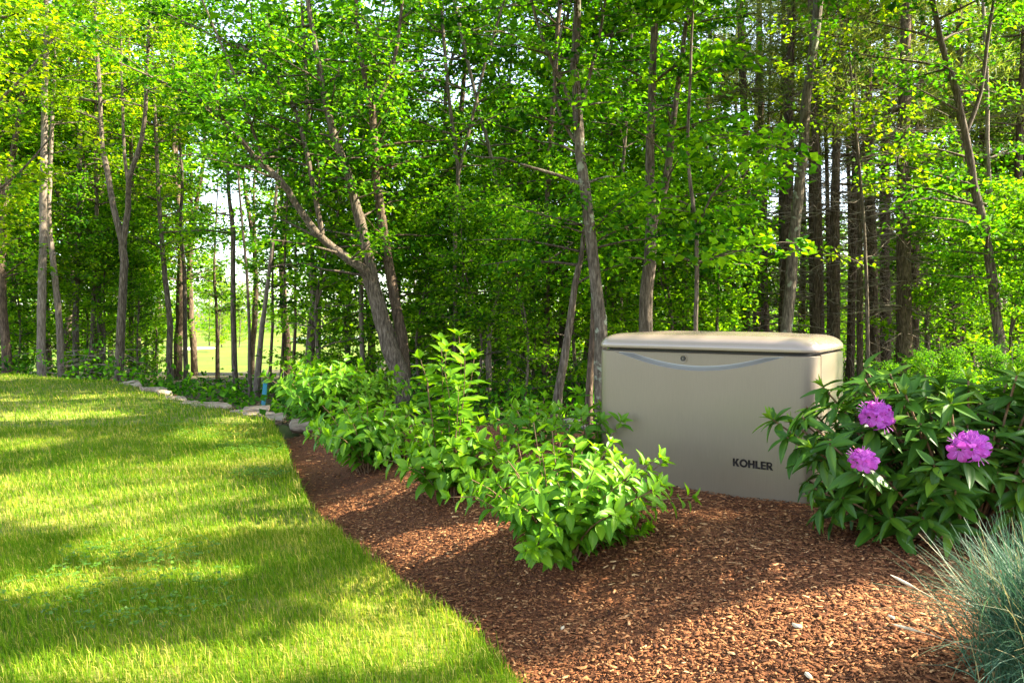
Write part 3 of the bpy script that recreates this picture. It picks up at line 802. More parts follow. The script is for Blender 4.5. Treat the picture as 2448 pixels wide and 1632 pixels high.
for px in list(range(1640, 2560, 23)):
    D = R.uniform(14.5, 29)
    x = pxX(px + R.uniform(-14, 14), D)
    plant_tree([pinesD, pinesC, pinesD, pinesB][int(R.integers(0, 4))], 'background_pine', 'thin pine trunk %s, %s' % ('in the deep shade' if D > 24 else 'in the half shade', zone(px)), 'pine tree', GPD, x, D, R.uniform(0, 6.28), R.uniform(0.9, 1.25))
decA = decid_parts(9, 0.08, 0.8, 5.2, 1.6)
decB = decid_parts(8, 0.06, 0.6, 5.6, 1.4)
decC = decid_parts(10, 0.09, 2.2, 4.8, 1.7, bark='bark_dark')
decL = decid_parts(5, 0.035, 0.3, 9.0, 1.0, lsize=0.10)
LD = 'leafy background tree among many deep in the shaded woods'
GD = 'leafy trees deep in the woods'
for px, D in [(760, 19), (830, 17), (890, 20), (950, 16), (1000, 19), (1040, 23), (1090, 18), (1140, 21), (1190, 17), (1250, 20), (1290, 24), (1340, 16.5), (1400, 20), (1450, 16), (1510, 22), (1560, 18), (1610, 15), (1650, 20), 
              (1000, 28), (1120, 30), (1230, 29), (1350, 30), (1480, 29), (1600, 30), (1720, 28), (2400, 32),
              (2320, 18), (2450, 17), (2520, 20), (2640, 16), (2780, 18), (2900, 15), (2720, 24), (3000, 20)]:
    plant_tree([decA, decB, decC][int(R.integers(0, 3))], 'background_tree', ('deep set leafy tree %s' if D > 24 else 'leafy tree in the shade %s' if D > 18.5 else 'leafy tree with low branches %s') % zone(px), 'tree', GD, pxX(px, D), D, R.uniform(0, 6.28), R.uniform(0.8, 1.15))
LE = 'leafy tree filling the far side of the lawn behind the trunks'
GDE = 'leafy trees beyond the lawn edge'
for px, D in [(-60, 20), (10, 22), (60, 26), (120, 23), (170, 27), (220, 24), (265, 28), (330, 25), (370, 30), (-40, 30), (-180, 19), (-320, 20), (-480, 19), (-260, 26), (-420, 27), (90, 34), (200, 35), (300, 36), (150, 21), (240, 22), (350, 27), (30, 28), (20, 17.5)]:
    plant_tree([decA, decB, decC][int(R.integers(0, 3))], 'background_tree', ('hazy leafy tree far %s' if D > 27 else 'bright leafy tree %s' if D > 23 else 'leafy tree close %s') % zone(px), 'tree', GDE, pxX(px, D), D, R.uniform(0, 6.28), R.uniform(0.95, 1.3) if px < 420 else .75)
LF = 'small bright tree standing at the far side of the meadow'
for px, D, s in [(300, 95, 1.0), (345, 100, .9), (390, 92, .8), (440, 104, .8), (500, 70, .95), (530, 66, .8), (560, 98, .7), (600, 104, .55), (650, 108, .6), (700, 104, .55), (745, 110, .6), (790, 106, .6), (840, 112, .6), (890, 105, .65)]:
    plant_tree([decA, decB][int(R.integers(0, 2))], 'meadow_tree', LF, 'tree', 'trees across the meadow', pxX(px, D), D, R.uniform(0, 6.28), s)
for px, D in [(466, 27), (600, 29), (690, 25), (425, 23)]:
    plant_tree(decC, 'background_tree', 'high crowned leafy tree above the meadow view, %s' % ('near the bunker' if px < 480 else 'over the lone bright tree' if px < 560 else 'above the teal post' if px < 650 else 'towards the leaning maple'), 'tree', GDE, pxX(px, D), D, R.uniform(0, 6.28), R.uniform(1.15, 1.35))
brightT = [(n_, m_, M['leaf_bright'] if n_ == 'crown' else t_) for n_, m_, t_ in [(n_, m_.copy(), t_) for n_, m_, t_ in decA]]
for n_, m_, t_ in brightT: m_.materials.clear()
plant_tree(brightT, 'meadow_tree', 'bright yellow-green tree standing alone at the near side of the meadow', 'tree', 'trees across the meadow', pxX(520, 55), 55, 1.0, .78)
plant_tree(brightT, 'meadow_tree', 'smaller yellow-green tree just behind the lone bright tree', 'tree', 'trees across the meadow', pxX(572, 66), 66, 2.0, .62)
decD = []
for n_, m_, t_ in decL:
    m2 = m_.copy(); m2.materials.clear(); decD.append((n_, m2, M['leaf'] if n_ == 'crown' else t_))
LU = 'low leafy understory tree under the taller trunks'
for px, D in [(40, 18.5), (200, 20), (250, 19), (330, 19), (360, 22), (780, 12.5), (820, 14), (1010, 13), (1060, 14.5), (1130, 11.8), (1180, 13), (1250, 11.5), (1270, 15), (1390, 13), (1450, 12), (1500, 13.5), (1590, 12), (1640, 14), (1720, 12), (1760, 16), (2000, 22), (2080, 24), (2240, 13.5), (2345, 12.5), (2440, 11), (2490, 14), (2200, 20), (1930, 24), (1850, 22), (2140, 26), (2560, 9), (2130, 10), (2190, 9.2), (2260, 10.2), (2310, 8.8), (2390, 9.6), (2440, 8.4)]:
    plant_tree(decD if (px > 2100 and D < 10.5) else decL, 'understory_tree', 'knee high leafy sapling just past the rhododendron, %s' % ('behind the first flower head' if px < 2160 else 'behind the gap between flower heads' if px < 2240 else 'behind the outer flower head' if px < 2330 else 'at the outer edge') if (px > 2100 and D < 10.5) else ('low leafy sapling %s' if D > 14.5 else 'low spreading young tree %s' if D > 12 else 'small bushy young tree %s') % zone(px), 'tree', 'understory trees', pxX(px, D), D, R.uniform(0, 6.28), R.uniform(0.55, 0.95) if not (px > 2100 and D < 10.5) else R.uniform(.15, .24))

# distant woods that close the view on that side
def distant_woods():
    g = Geo()
    n = 6500
    a = R.uniform(-0.02, 0.95, n); D = R.uniform(36, 52, n)
    x = a * D; z = R.uniform(-0.5, 1, n) ** 1 * 1.0
    hgt = 6.5 + 1.6 * np.sin(x * 0.6)
    z = R.uniform(0, 1, n) ** 1.5 * hgt - 1.6
    c = np.stack([x, D, z], -1)
    sprays(g, c, R.normal(0, 1, (n, 3)), 12, 0.24, 0.8, flat=0.4, tint=0.75)
    return g
tag(distant_woods().build('distant_woods', M['leaf_fill']), 'mass of distant foliage closing the woods', kind='stuff')

def far_treeline():
    g = Geo(); n = 2600
    px = R.uniform(-900, 1250, n); D = R.uniform(125, 145, n); x = (px - CX) / F * D
    z = R.uniform(0, 1, n) ** 1.2 * (8.5 + 1.5 * np.sin(x * .35) + np.sin(x * .9)) - 3
    sprays(g, np.stack([x, D, z], -1), R.normal(0, 1, (n, 3)), 8, 0.6, 1.5, flat=.4, tint=.75)
    return g
tag(far_treeline().build('far_treeline', M['leaf_fill']), 'bright distant trees closing the meadow', kind='stuff')

# low plants and litter of the forest floor
def undergrowth():
    g = Geo(); n = 2600
    D = R.uniform(8.5, 30, n); px = R.uniform(-150, 2650, n); x = (px - CX) / F * D
    ok = ~inside(LAWN, x, D) & ~inside(BED, x, D)
    lit = (px > 380) & (px < 760) & (D > 19)
    ok &= ~lit
    x, D = x[ok], D[ok]
    pxx = CX + F * x / D
    z = ground_z(x, D) + R.uniform(0.05, 0.45, len(x)) * np.where(D > 14, 1.3, 0.8) * np.where((pxx > 330) & (pxx < 780), 0.35, 1)
    sprays(g, np.stack([x, D, z], -1), R.normal(0, 1, (len(x), 3)), 12, 0.10, 0.28, flat=0.35, tint=0.42)
    return g
tag(undergrowth().build('undergrowth', M['leaf']), 'low green undergrowth on the forest floor', kind='stuff')
def litter():
    g = Geo(); n = 9000
    D = R.uniform(8, 24, n); px = R.uniform(-100, 2600, n); x = (px - CX) / F * D
    ok = ~inside(LAWN, x, D) & ~inside(BED, x, D); x, D = x[ok], D[ok]; n = len(x)
    leaves(g, np.stack([x, D, ground_z(x, D) + 0.025], -1), R.normal(0, 1, (n, 3)) * [1, 1, .15], np.array([0, 0, 1.0]) + R.normal(0, .35, (n, 3)), R.uniform(.05, .10, n), width=.7)
    return g
tag(litter().build('leaf_litter', M['litter']), 'dry brown leaves lying on the forest floor', kind='stuff')

# brush pile and fallen log at the lawn's far edge
g = Geo()
c0 = W(250, 868, 17.5)
for k in range(60):
    b = c0 + R.normal(0, 1, 3) * [.45, .3, .16]; d = R.normal(0, 1, 3) * [1, .6, .35]
    tube(g, [b, b + d * .25, b + d * .5 + [0, 0, -.05]], [.010, .008, .004], 4, R.uniform(.4, .9))
tag(g.build('brush_pile', M['twig']), 'tangled pile of pale dead twigs at the foot of two thin trunks', 'brush pile', kind='stuff')
g = Geo(); a, b = W(-40, 880, 18), W(55, 862, 19)
tube(g, [a, (a + b) / 2 + [0, 0, .05], b], [.09, .08, .06], 8, .7, cap=True, wob=.06)
tag(g.build('fallen_log', M['bark_pale'], smooth=True), 'pale fallen log lying at the far corner of the lawn', 'log')

# ------------------------------------------------------------------ stones and rocks
def boulder(name, mat, label, cat, group, x, y, z, sx, sy, sz, rz, seed):
    rr = np.random.default_rng(seed)
    import bmesh
    bm = bmesh.new()
    bmesh.ops.create_cube(bm, size=1.0)
    bmesh.ops.subdivide_edges(bm, edges=bm.edges[:], cuts=5, use_grid_fill=True)
    ph = rr.uniform(0, 6.28, 6)
    for v in bm.verts:
        c = v.co
        q = Vector(c); m = max(abs(q.x), abs(q.y), abs(q.z)); 
        s = (q.normalized() * 0.62)
        q = q * 0.72 + s * 0.28
        n = 0.05 * math.sin(q.x * 5 + ph[0]) * math.sin(q.y * 6 + ph[1]) + 0.05 * math.sin(q.z * 7 + q.x * 4 + ph[2]) + rr.normal(0, 0.012)
        q = q * (1 + n)
        v.co = Vector((q.x * sx, q.y * sy, q.z * sz))
    me = bpy.data.meshes.new(name); bm.to_mesh(me); bm.free()
    o = obj(name, me, mat)
    o.location = (x, y, z); o.rotation_euler = (rr.normal(0, .05), rr.normal(0, .05), rz)
    tag(o, label, cat, group)
    return o
GS = 'edging stones along the far lawn edge'
for i, (px, py, wpx, hh, lab) in enumerate([
    (302, 913, 46, .10, 'pale rounded edging stone below the forked trunk'),
    (358, 925, 56, .13, 'grey edging stone beside the pale rounded one'),
    (384, 936, 30, .16, 'tilted grey edging stone where the row bends'),
    (412, 948, 46, .11, 'brown edging stone just past the bend of the row'),
    (440, 957, 40, .09, 'wide tan edging stone halfway down the row'),
    (496, 962, 84, .10, 'long low tan edging stone in mid row'),
    (556, 977, 40, .05, 'small sunken edging stone between longer ones'),
    (604, 972, 62, .11, 'rough tan stone set behind the flat pale slab'),
    (622, 986, 96, .06, 'flat pale slab edging stone near the teal post'),
    (724, 1003, 70, .08, 'pale flat stone at the far end of the mulch bed')]):
    p = Gp(px, py + 2, 0.02)
    w_ = wpx * p[1] / F
    boulder('edging_stone', M['stone'], lab, 'stone', GS, p[0], p[1] + .12, -0.05, w_, w_ * .5 + .25, hh * 1.05, 0.55 if i < 4 else 0.25, 40 + i)
GR = 'dark rocks behind the bed'
for i, (px, py, wpx, hh, lab) in enumerate([
    (1318, 1046, 50, .2, 'dark rock at the foot of the tilted trunk'), (1358, 1040, 56, .22, 'larger dark rock beside the tilted trunk foot'),
    (1398, 1048, 40, .16, 'small dark rock near the corner of the generator')]):
    p = Gp(px, py, 0.02)
    boulder('rock', M['rock'], lab, 'rock', GR, p[0], p[1], 0.06, wpx * p[1] / F, wpx * p[1] / F * .8, hh, R.uniform(0, 3), 70 + i)

# teal marker post
p = Gp(626, 962, -0.12)
root = tag(empty('marker_post', (p[0], p[1], gz(*p) - 0.02)), 'short teal marker post tilted beside the edging stones', 'post')
g = Geo()
hgt = 70 * p[1] / F + 0.06
a = np.array([(-.030, -.012), (.030, -.012), (.030, .012), (-.030, .012)])
lean = np.array([0.055, 0.0])
v = np.vstack([np.column_stack([a, np.full(4, -.05)]), np.column_stack([a + lean, np.full(4, hgt)])])
g.add(v, None, [(0, 1, 5, 4), (1, 2, 6, 5), (2, 3, 7, 6), (3, 0, 4, 7), (4, 5, 6, 7)])
g.build('post_shaft', M['teal'], root)
g = Geo(); tp = np.array([(-.034, -.016), (.034, -.016), (.034, .016), (-.034, .016)])
v = np.vstack([np.column_stack([tp + lean, np.full(4, hgt - .02)]), np.column_stack([tp + lean, np.full(4, hgt + .012)])])
g.add(v, None, [(0, 1, 5, 4), (1, 2, 6, 5), (2, 3, 7, 6), (3, 0, 4, 7), (4, 5, 6, 7)])
g.build('cap', M['teal'], root)

# ------------------------------------------------------------------ generator
GL, GW_ = 1.20, 0.665
U = np.array([0.82, -0.572]); U = U / np.linalg.norm(U); V = np.array([-U[1], U[0]])
PR = np.array([1.475, 3.77]); PL = PR - U * GL
ZB, ZG, ZL, ZT = 0.10, 0.980, 0.995, 1.088
gen = tag(empty('generator', (PL[0], PL[1], 0.0), math.atan2(U[1], U[0])), 'tan standby generator with rounded lid and dark lettering, in the mulch bed', 'generator')
# local frame: x along the front, y to the back, z up
def outline(inset, r, n=9):
    """closed outline starting at the middle of the left side, going round the front"""
    x0, x1, y0, y1 = inset, GL - inset, inset, GW_ - inset
    pts = []
    for (cx, cy_, a0) in [(x0 + r, y0 + r, math.pi), (x1 - r, y0 + r, 1.5 * math.pi), (x1 - r, y1 - r, 0), (x0 + r, y1 - r, .5 * math.pi)]:
        for k in range(n):
            a = a0 + k / (n - 1) * math.pi / 2
            pts.append((cx + r * math.cos(a), cy_ + r * math.sin(a)))
    return np.array(pts)
# core (dark, seen in the gaps)
def prism(g, pts, z0, z1, capt=True, capb=False):
    n = len(pts); v = np.vstack([np.column_stack([pts, np.full(n, z0)]), np.column_stack([pts, np.full(n, z1)])])
    i = np.arange(n); k = (i + 1) % n
    g.add(v, None, np.stack([i, k, k + n, i + n], -1))
    if capt:
        c = pts.mean(0)
        vv = np.vstack([np.column_stack([pts, np.full(n, z1)]), [[c[0], c[1], z1]]])
        g.add(vv, np.stack([i, k, np.full(n, n)], -1))
g = Geo(); prism(g, outline(0.040, 0.05), ZB, ZL + 0.01); g.build('core', M['black'], gen)
# front panel: wraps both front corners; with the crescent recess below the lid
def front_panel():
    g = Geo(); r = 0.07; seam = 0.125
    path = [(0.0, seam - 0.005), (0.0, r + .02)]
    for k in range(9): a = math.pi + k / 8 * math.pi / 2; path.append((r + r * math.cos(a), r + r * math.sin(a)))
    for x in np.linspace(r, GL - r, 97)[1:-1]: path.append((x, 0.0))
    for k in range(9): a = 1.5 * math.pi + k / 8 * math.pi / 2; path.append((GL - r + r * math.cos(a), r + r * math.sin(a)))
    path += [(GL, r + .02), (GL, seam - 0.005)]
    path = np.array(path); n = len(path)
    nrm = np.zeros_like(path); t = np.gradient(path, axis=0); nrm = unit(np.column_stack([t[:, 1], -t[:, 0]]))
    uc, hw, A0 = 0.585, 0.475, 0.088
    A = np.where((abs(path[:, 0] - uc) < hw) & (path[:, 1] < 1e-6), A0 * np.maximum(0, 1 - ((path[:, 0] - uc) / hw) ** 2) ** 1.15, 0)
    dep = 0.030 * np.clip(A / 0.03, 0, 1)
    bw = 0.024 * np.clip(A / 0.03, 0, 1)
    rows = [(np.full(n, ZB), 0 * A), (np.full(n, 0.55), 0 * A), (np.full(n, 0.84), 0 * A), (ZG - 0.006 - A, 0 * A), (ZG - 0.006 - A + bw * .25, dep * .25), (ZG - 0.006 - A + bw * .8, dep * .92), (ZG - 0.0055 - A + bw, dep), (np.full(n, ZG - 0.004), dep), (np.full(n, ZG), dep + 0.004), (np.full(n, ZG), dep * 0 + 0.03)]
    vs = [np.column_stack([path - nrm * d[:, None], z]) for z, d in rows]
    v = np.vstack(vs); m = len(rows)
    i = np.arange(m - 1)[:, None]; j = np.arange(n - 1)[None, :]
    f = np.stack([i * n + j, i * n + j + 1, (i + 1) * n + j + 1, (i + 1) * n + j], -1)
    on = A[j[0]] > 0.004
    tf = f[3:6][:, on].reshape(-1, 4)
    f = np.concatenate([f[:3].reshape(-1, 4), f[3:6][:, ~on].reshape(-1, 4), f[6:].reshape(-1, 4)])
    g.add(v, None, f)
    tr = Geo(); tr.add(v, None, tf); tr.build('sheen_bevel', M['sheen_bevel'], gen, smooth=True)
    # returned edges at both seams
    for e in (0, n - 1):
        col = np.arange(m - 1) * n + e
        a = v[col]; b = a.copy(); b[:, 0] += 0.02 if e == 0 else -0.02
        k = len(a); g.add(np.vstack([a, b]), None, [(q, q + 1, q + 1 + k, q + k) for q in range(k - 1)])
    return g
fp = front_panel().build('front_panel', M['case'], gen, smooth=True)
fp.data.set_sharp_from_angle(angle=math.radians(16))
def side_panel(x, flip):
    g = Geo(); s0, r = 0.131, 0.05
    path = [(x + (-.02 if not flip else .02), s0), (x, s0), (x, GW_ - r)]
    for k in range(1, 9):
        a = k / 8 * math.pi / 2
        path.append((x + (-1 if not flip else 1) * (r - r * math.cos(a)), GW_ - r + r * math.sin(a)))
    path.append((GL / 2, GW_))
    path = np.array(path); n = len(path)
    t = np.gradient(path, axis=0); nr = unit(np.column_stack([t[:, 1], -t[:, 0]])) * (1 if not flip else -1)
    zs = [(ZB, 0), (ZG + .000, 0), (ZG + .004, .004), (ZG + .004, .03)]
    v = np.vstack([np.column_stack([path - nr * d, np.full(n, z)]) for z, d in zs])
    i = np.arange(len(zs) - 1)[:, None]; j = np.arange(n - 1)[None, :]
    g.add(v, None, np.stack([i * n + j, i * n + j + 1, (i + 1) * n + j + 1, (i + 1) * n + j], -1).reshape(-1, 4))
    o = g.build('side_panel', M['case'], gen, smooth=True)
    o.data.set_sharp_from_angle(angle=math.radians(40))
side_panel(GL, False); side_panel(0.0, True)
# lid: outline rising and shrinking along a quarter ellipse, softly crowned
def lid():
    g = Geo(); rows = []; H = ZT - ZL
    prof = [(0.030, 0.006), (0.004, 0.0), (-0.006, 0.004), (-0.008, 0.012)]
    for k in range(1, 11):
        a = k / 10 * math.pi / 2
        prof.append((-0.008 + 0.105 * (1 - math.cos(a)), 0.014 + (H - 0.026) * math.sin(a)))
    prof += [(0.16, H - .008), (0.23, H - .003), (0.30, H)]
    for ins, dz in prof:
        r = max(0.03, 0.085 - 0.15 * max(ins, 0) * 0.3)
        rows.append(np.column_stack([outline(ins, min(r, (GW_ - 2 * ins) / 2 - .002), 9), np.full(36, ZL + dz)]))
    n = 36; v = np.vstack(rows); m = len(rows)
    i = np.arange(m - 1)[:, None]; j = np.arange(n)[None, :]; k = (j + 1) % n
    g.add(v, None, np.stack([i * n + j, i * n + k, (i + 1) * n + k, (i + 1) * n + j], -1).reshape(-1, 4))
    c = rows[-1].mean(0)
    g.add(np.vstack([rows[-1], [c]]), [(q, (q + 1) % n, n) for q in range(n)])
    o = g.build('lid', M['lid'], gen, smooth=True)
    o.data.set_sharp_from_angle(angle=math.radians(50))
    return o
lid()
# lock
def disc(g, cx, cz, y0, y1, r, n=28, r2=None):
    th = np.arange(n) / n * 2 * math.pi
    a = np.column_stack([cx + r * np.cos(th), np.full(n, y0), cz + r * np.sin(th)])
    b = np.column_stack([cx + r * np.cos(th), np.full(n, y1), cz + r * np.sin(th)])
    i = np.arange(n); k = (i + 1) % n
    g.add(np.vstack([a, b]), None, np.stack([i, k, k + n, i + n], -1))
    if r2:
        c = np.column_stack([cx + r2 * np.cos(th), np.full(n, y1), cz + r2 * np.sin(th)])
        d = np.column_stack([cx + r2 * np.cos(th), np.full(n, y0), cz + r2 * np.sin(th)])
        g.add(np.vstack([b, c, d]), None, np.concatenate([np.stack([i, k, k + n, i + n], -1), np.stack([i + n, k + n, k + 2 * n, i + 2 * n], -1)]))
    else:
        g.add(np.vstack([b, [[cx, y1, cz]]]), np.stack([i, k, np.full(n, n)], -1))
lx, lz = 0.512, ZG - 0.033
g = Geo(); disc(g, lx, lz, 0.032, 0.025, 0.021, r2=0.0145); lk = g.build('lock', M['ring'], gen)
g = Geo(); disc(g, lx, lz, 0.032, 0.022, 0.0125); g.build('lock_cylinder', M['lock'], lk)
g = Geo(); g.add([(lx - .002, .0215, lz - .006), (lx + .002, .0215, lz - .006), (lx + .002, .0215, lz + .006), (lx - .002, .0215, lz + .006)], None, [(0, 1, 2, 3)]); g.build('keyhole', M['ring'], lk)
# lettering KOHLER: solid strokes proud of the panel
def stroke_poly(g, poly, y0=0.001, y1=-0.0025):
    poly = np.array(poly); n = len(poly)
    a = np.column_stack([poly[:, 0], np.full(n, y1), poly[:, 1]]); b = np.column_stack([poly[:, 0], np.full(n, y0), poly[:, 1]])
    i = np.arange(n); k = (i + 1) % n
    g.add(np.vstack([a, b]), [(0, q, q + 1) for q in range(1, n - 1)], np.stack([i, k, k + n, i + n], -1))
def letters():
    h, w, s = 0.042, 0.033, 0.0105
    x = 0.0; out = []
    def add(polys, adv):
        nonlocal x
        out.append((x, polys)); x += adv
    add([[(0, 0), (s, 0), (s, h), (0, h)], [(s, h * .42), (s + .010, h * .58), (.034, h), (.0205, h)][::-1], [(s * 1.05, h * .50), (s + .009, h * .64), (.036, 0), (.0225, 0)][::-1]], .0365)
    ro, ri = 0.0222, 0.0125; cx, cz = 0.0222, h / 2
    th = np.linspace(0, 2 * math.pi, 29)
    add([[(cx + ri * math.cos(a), cz + ri * math.sin(a)), (cx + ro * math.cos(a), cz + ro * math.sin(a)), (cx + ro * math.cos(b), cz + ro * math.sin(b)), (cx + ri * math.cos(b), cz + ri * math.sin(b))] for a, b in zip(th[:-1], th[1:])], .0475)
    add([[(0, 0), (s, 0), (s, h), (0, h)], [(.025, 0), (.025 + s, 0), (.025 + s, h), (.025, h)], [(s, h * .39), (.025, h * .39), (.025, h * .61), (s, h * .61)]], .0395)
    add([[(0, 0), (s, 0), (s, h), (0, h)], [(s, 0), (.026, 0), (.026, h * .21), (s, h * .21)]], .0285)
    add([[(0, 0), (s, 0), (s, h), (0, h)]] + [[(s, z), (.027, z), (.027, z + h * .2), (s, z + h * .2)] for z in (0, h * .4, h * .8)], .0305)
    P = [[(0, 0), (s, 0), (s, h), (0, h)]]
    cz, ro, ri = h * .68, h * .32, h * .13
    P += [[(s, h * .81), (.017, h * .81), (.017, h), (s, h)], [(s, h * .36), (.017, h * .36), (.017, h * .55), (s, h * .55)]]
    th = np.linspace(-math.pi / 2, math.pi / 2, 11)
    P += [[(.017 + ri * math.cos(a), cz + ri * math.sin(a)), (.017 + ro * math.cos(a), cz + ro * math.sin(a)), (.017 + ro * math.cos(b), cz + ro * math.sin(b)), (.017 + ri * math.cos(b), cz + ri * math.sin(b))] for a, b in zip(th[:-1], th[1:])]
    P += [[(.0125, h * .38), (.024, h * .40), (.036, 0), (.0225, 0)][::-1]]
    add(P, .036)
    return out, x
Ls, tot = letters()
lx0, lz0, lsc = 0.795, 0.404, 0.94
for x, polys in Ls:
    g = Geo()
    for pl in polys: stroke_poly(g, [(lx0 + (x + a) * lsc, lz0 + b * lsc) for a, b in pl])
    g.build('letter', M['letter'], gen)

# ------------------------------------------------------------------ shrubs with single leaves
def leaf_mesh(name, L=1.0, wd=0.42, curl=0.25, fold=0.22, blunt=1.0, seed=0, nseg=6, tintv=0.5, wave=0.0):
    """one leaf along +Y from the origin, 4 strips across"""
    rr = np.random.default_rng(seed); g = Geo()
    t = np.linspace(0, 1, nseg + 1)
    hw = wd * 0.5 * np.maximum(np.sin(np.pi * np.clip(t * 0.96 + 0.02, 0, 1) ** (0.80 / blunt)), 0.02) ** 0.9
    z = -curl * t ** 2; y = t * (1 - 0.15 * curl * t)
    v = []
    for k, s in enumerate((-1, -0.55, 0, 0.55, 1)):
        wv = wave * np.sin(t * 14 + k) * abs(s)
        v.append(np.column_stack([s * hw, y, z + abs(s) * hw * fold * 2 - (0.02 if s == 0 else 0) + wv]))
    v = np.stack(v, 1).reshape(-1, 3) * L
    f = [(i * 5 + k, i * 5 + k + 1, (i + 1) * 5 + k + 1, (i + 1) * 5 + k) for i in range(nseg) for k in range(4)]
    # short stalk
    tn = np.tile(np.array([tintv, tintv, min(1, tintv + 0.18), tintv, tintv]), nseg + 1)
    g.add(v, None, f, tn)
    return g

def frame(d, nrm):
    d = d / np.linalg.norm(d); s = np.cross(d, nrm); s = s / (np.linalg.norm(s) + 1e-9); u = np.cross(s, d)
    return s, d, u

def set_leaves(root, items, variants, mat, max_parts=300, name='leaf'):
    """items: (pos, dir, normal, size, variant) in root-local space; the ones nearest the camera become single parts, the rest one mesh"""
    rl = np.array(root.location)
    key = sorted(range(len(items)), key=lambda i: np.linalg.norm(items[i][0] + rl - [0, 0, EYE]) - 3 * items[i][3])
    meshes = []
    for g in variants:
        me = g.mesh(name, True); me.materials.append(mat); meshes.append(me)
    rest = Geo()
    for rank, i in enumerate(key):
        p, d, nrm, sz, va = items[i]
        s, dd, u = frame(np.asarray(d, float), np.asarray(nrm, float))
        if rank < max_parts:
            o = bpy.data.objects.new(name, meshes[va]); COL.objects.link(o); o.parent = root
            o.matrix_local = Matrix(((s[0] * sz, dd[0] * sz, u[0] * sz, p[0]), (s[1] * sz, dd[1] * sz, u[1] * sz, p[1]), (s[2] * sz, dd[2] * sz, u[2] * sz, p[2]), (0, 0, 0, 1)))
        else:
            g = variants[va]; v = np.concatenate(g.v)
            rest.add(p + sz * (v[:, :1] * s + v[:, 1:2] * dd + v[:, 2:] * u), None, np.concatenate(g.f4), np.concatenate(g.t))
    if rest.v:
        o = rest.build('foliage', mat, root, smooth=True); o['kind'] = 'stuff'

HYD = []
for k in range(10):
    HYD.append(leaf_mesh('leaf', wd=R.uniform(.44, .56), curl=R.uniform(.08, .42), fold=R.uniform(.10, .32), blunt=1.0, seed=k, tintv=[.2, .32, .4, .5, .55, .62, .7, .8, .9, .98][k], wave=0.012))

def hydrangea(name, label, x, y, stems, leafL, max_parts=300, z=None, group='broad leaved shrubs in the mulch bed', step=0.055, lean=(0, 0), bright=0.0):
    """stems: list of (azimuth, tilt from vertical, length)"""
    root = tag(empty(name, (x, y, (gz(x, y) if z is None else z) - .01)), label, 'shrub', group)
    sg = Geo(); items = []
    for az, tilt, L in stems:
        d0 = np.array([math.sin(tilt * .45) * math.cos(az), math.sin(tilt * .45) * math.sin(az), math.cos(tilt * .45)])
        d1 = np.array([math.sin(tilt * 1.15) * math.cos(az), math.sin(tilt * 1.15) * math.sin(az), math.cos(tilt * 1.15)])
        b0 = np.array([math.cos(az), math.sin(az), 0]) * R.uniform(0, .09)
        t = np.linspace(0, 1, 7)[:, None]
        p = b0 + L * (d0 * t * (1 - t * .5) + d1 * t * t * .5) + R.normal(0, .008, (7, 3)) * t
        tube(sg, p, np.linspace(.0048, .002, 7), 5, R.uniform(.3, .7))
        s = L * R.uniform(0.14, 0.34); k = 0; rot = R.uniform(0, 3.14)
        while s < L * 0.97:
            q = s / L; i = min(int(q * 6), 5); fr = q * 6 - i
            pos = p[i] * (1 - fr) + p[i + 1] * fr; td = unit(p[i + 1] - p[i])
            a = rot + k * math.pi / 2
            ref = unit(np.cross(td, [0.2, 0.9, 0.1])); ref2 = np.cross(td, ref)
            for sg_ in (0, math.pi):
                o_ = ref * math.cos(a + sg_) + ref2 * math.sin(a + sg_)
                d = o_ * 0.9 + td * R.uniform(.15, .55) + np.array([0, 0, R.uniform(-.2, .15)]) + R.normal(0, .15, 3)
                nr = td * 1.0 - o_ * .2 + np.array([0, 0, .7]) + R.normal(0, .22, 3)
                sz = leafL * R.uniform(.72, 1.15) * (1.0 - .25 * max(0, q - .8) / .2)
                va = int(np.clip(R.normal(3.2 + 3.0 * q * q + bright, 1.6), 0, 8))
                items.append((pos + o_ * .012, d, nr, sz, va))
            s += step * R.uniform(.8, 1.25); k += 1
        tip = p[-1]; td = unit(p[-1] - p[-2])
        ref = unit(np.cross(td, [0.2, 0.9, 0.1])); ref2 = np.cross(td, ref)
        for e in range(5):
            a = e * 2.4 + rot
            o_ = ref * math.cos(a) + ref2 * math.sin(a)
            d = td * R.uniform(.5, 1.0) + o_ * .7
            items.append((tip - td * .01, d, td * .6 - o_ * .5 + [0, 0, .5], leafL * R.uniform(.45, .8), int(np.clip(R.normal(6.5 + bright, 1.3), 3, 9))))
    set_leaves(root, items, HYD, M['shrub'], max_parts)
    sg.build('stems', M['stem'], root, smooth=True)
    return root

def dome(n, L, tmax=1.25, lv=.2):
    out = []
    for i in range(n):
        tilt = tmax * math.sqrt((i + .5) / n); az = i * 2.39996
        out.append((az, tilt * R.uniform(.85, 1.1), L * R.uniform(1 - lv, 1 + lv * .5) * (1 + .12 * (tilt / tmax))))
    return out
p = Gp(1352, 1280, 0.2)
hydrangea('leafy_shrub', 'round bushy shrub with pointed leaves nearest the camera, before the generator', p[0], p[1], dome(56, .57) + [(i * 2.1, 1.42, .38 * R.uniform(.8, 1.1)) for i in range(16)], .080, step=.038, bright=.9)
p = Gp(1078, 1150, 0.2)
st = [(1.0, .03, .97), (2.2, .09, .93), (4.4, .10, .90), (5.6, .14, .86), (0.2, .16, .82), (3.2, .17, .84), (2.7, .13, .74), (5.0, .2, .70), (1.4, .2, .66)] + [(i * 2.4, .50 + .028 * i, .45 * R.uniform(.75, 1.15)) for i in range(26)]
hydrangea('leafy_shrub', 'tallest shrub, with an upright leafy leader above a wide open base', p[0], p[1], st, .120, bright=1.8)
p = Gp(880, 1088, 0.15)
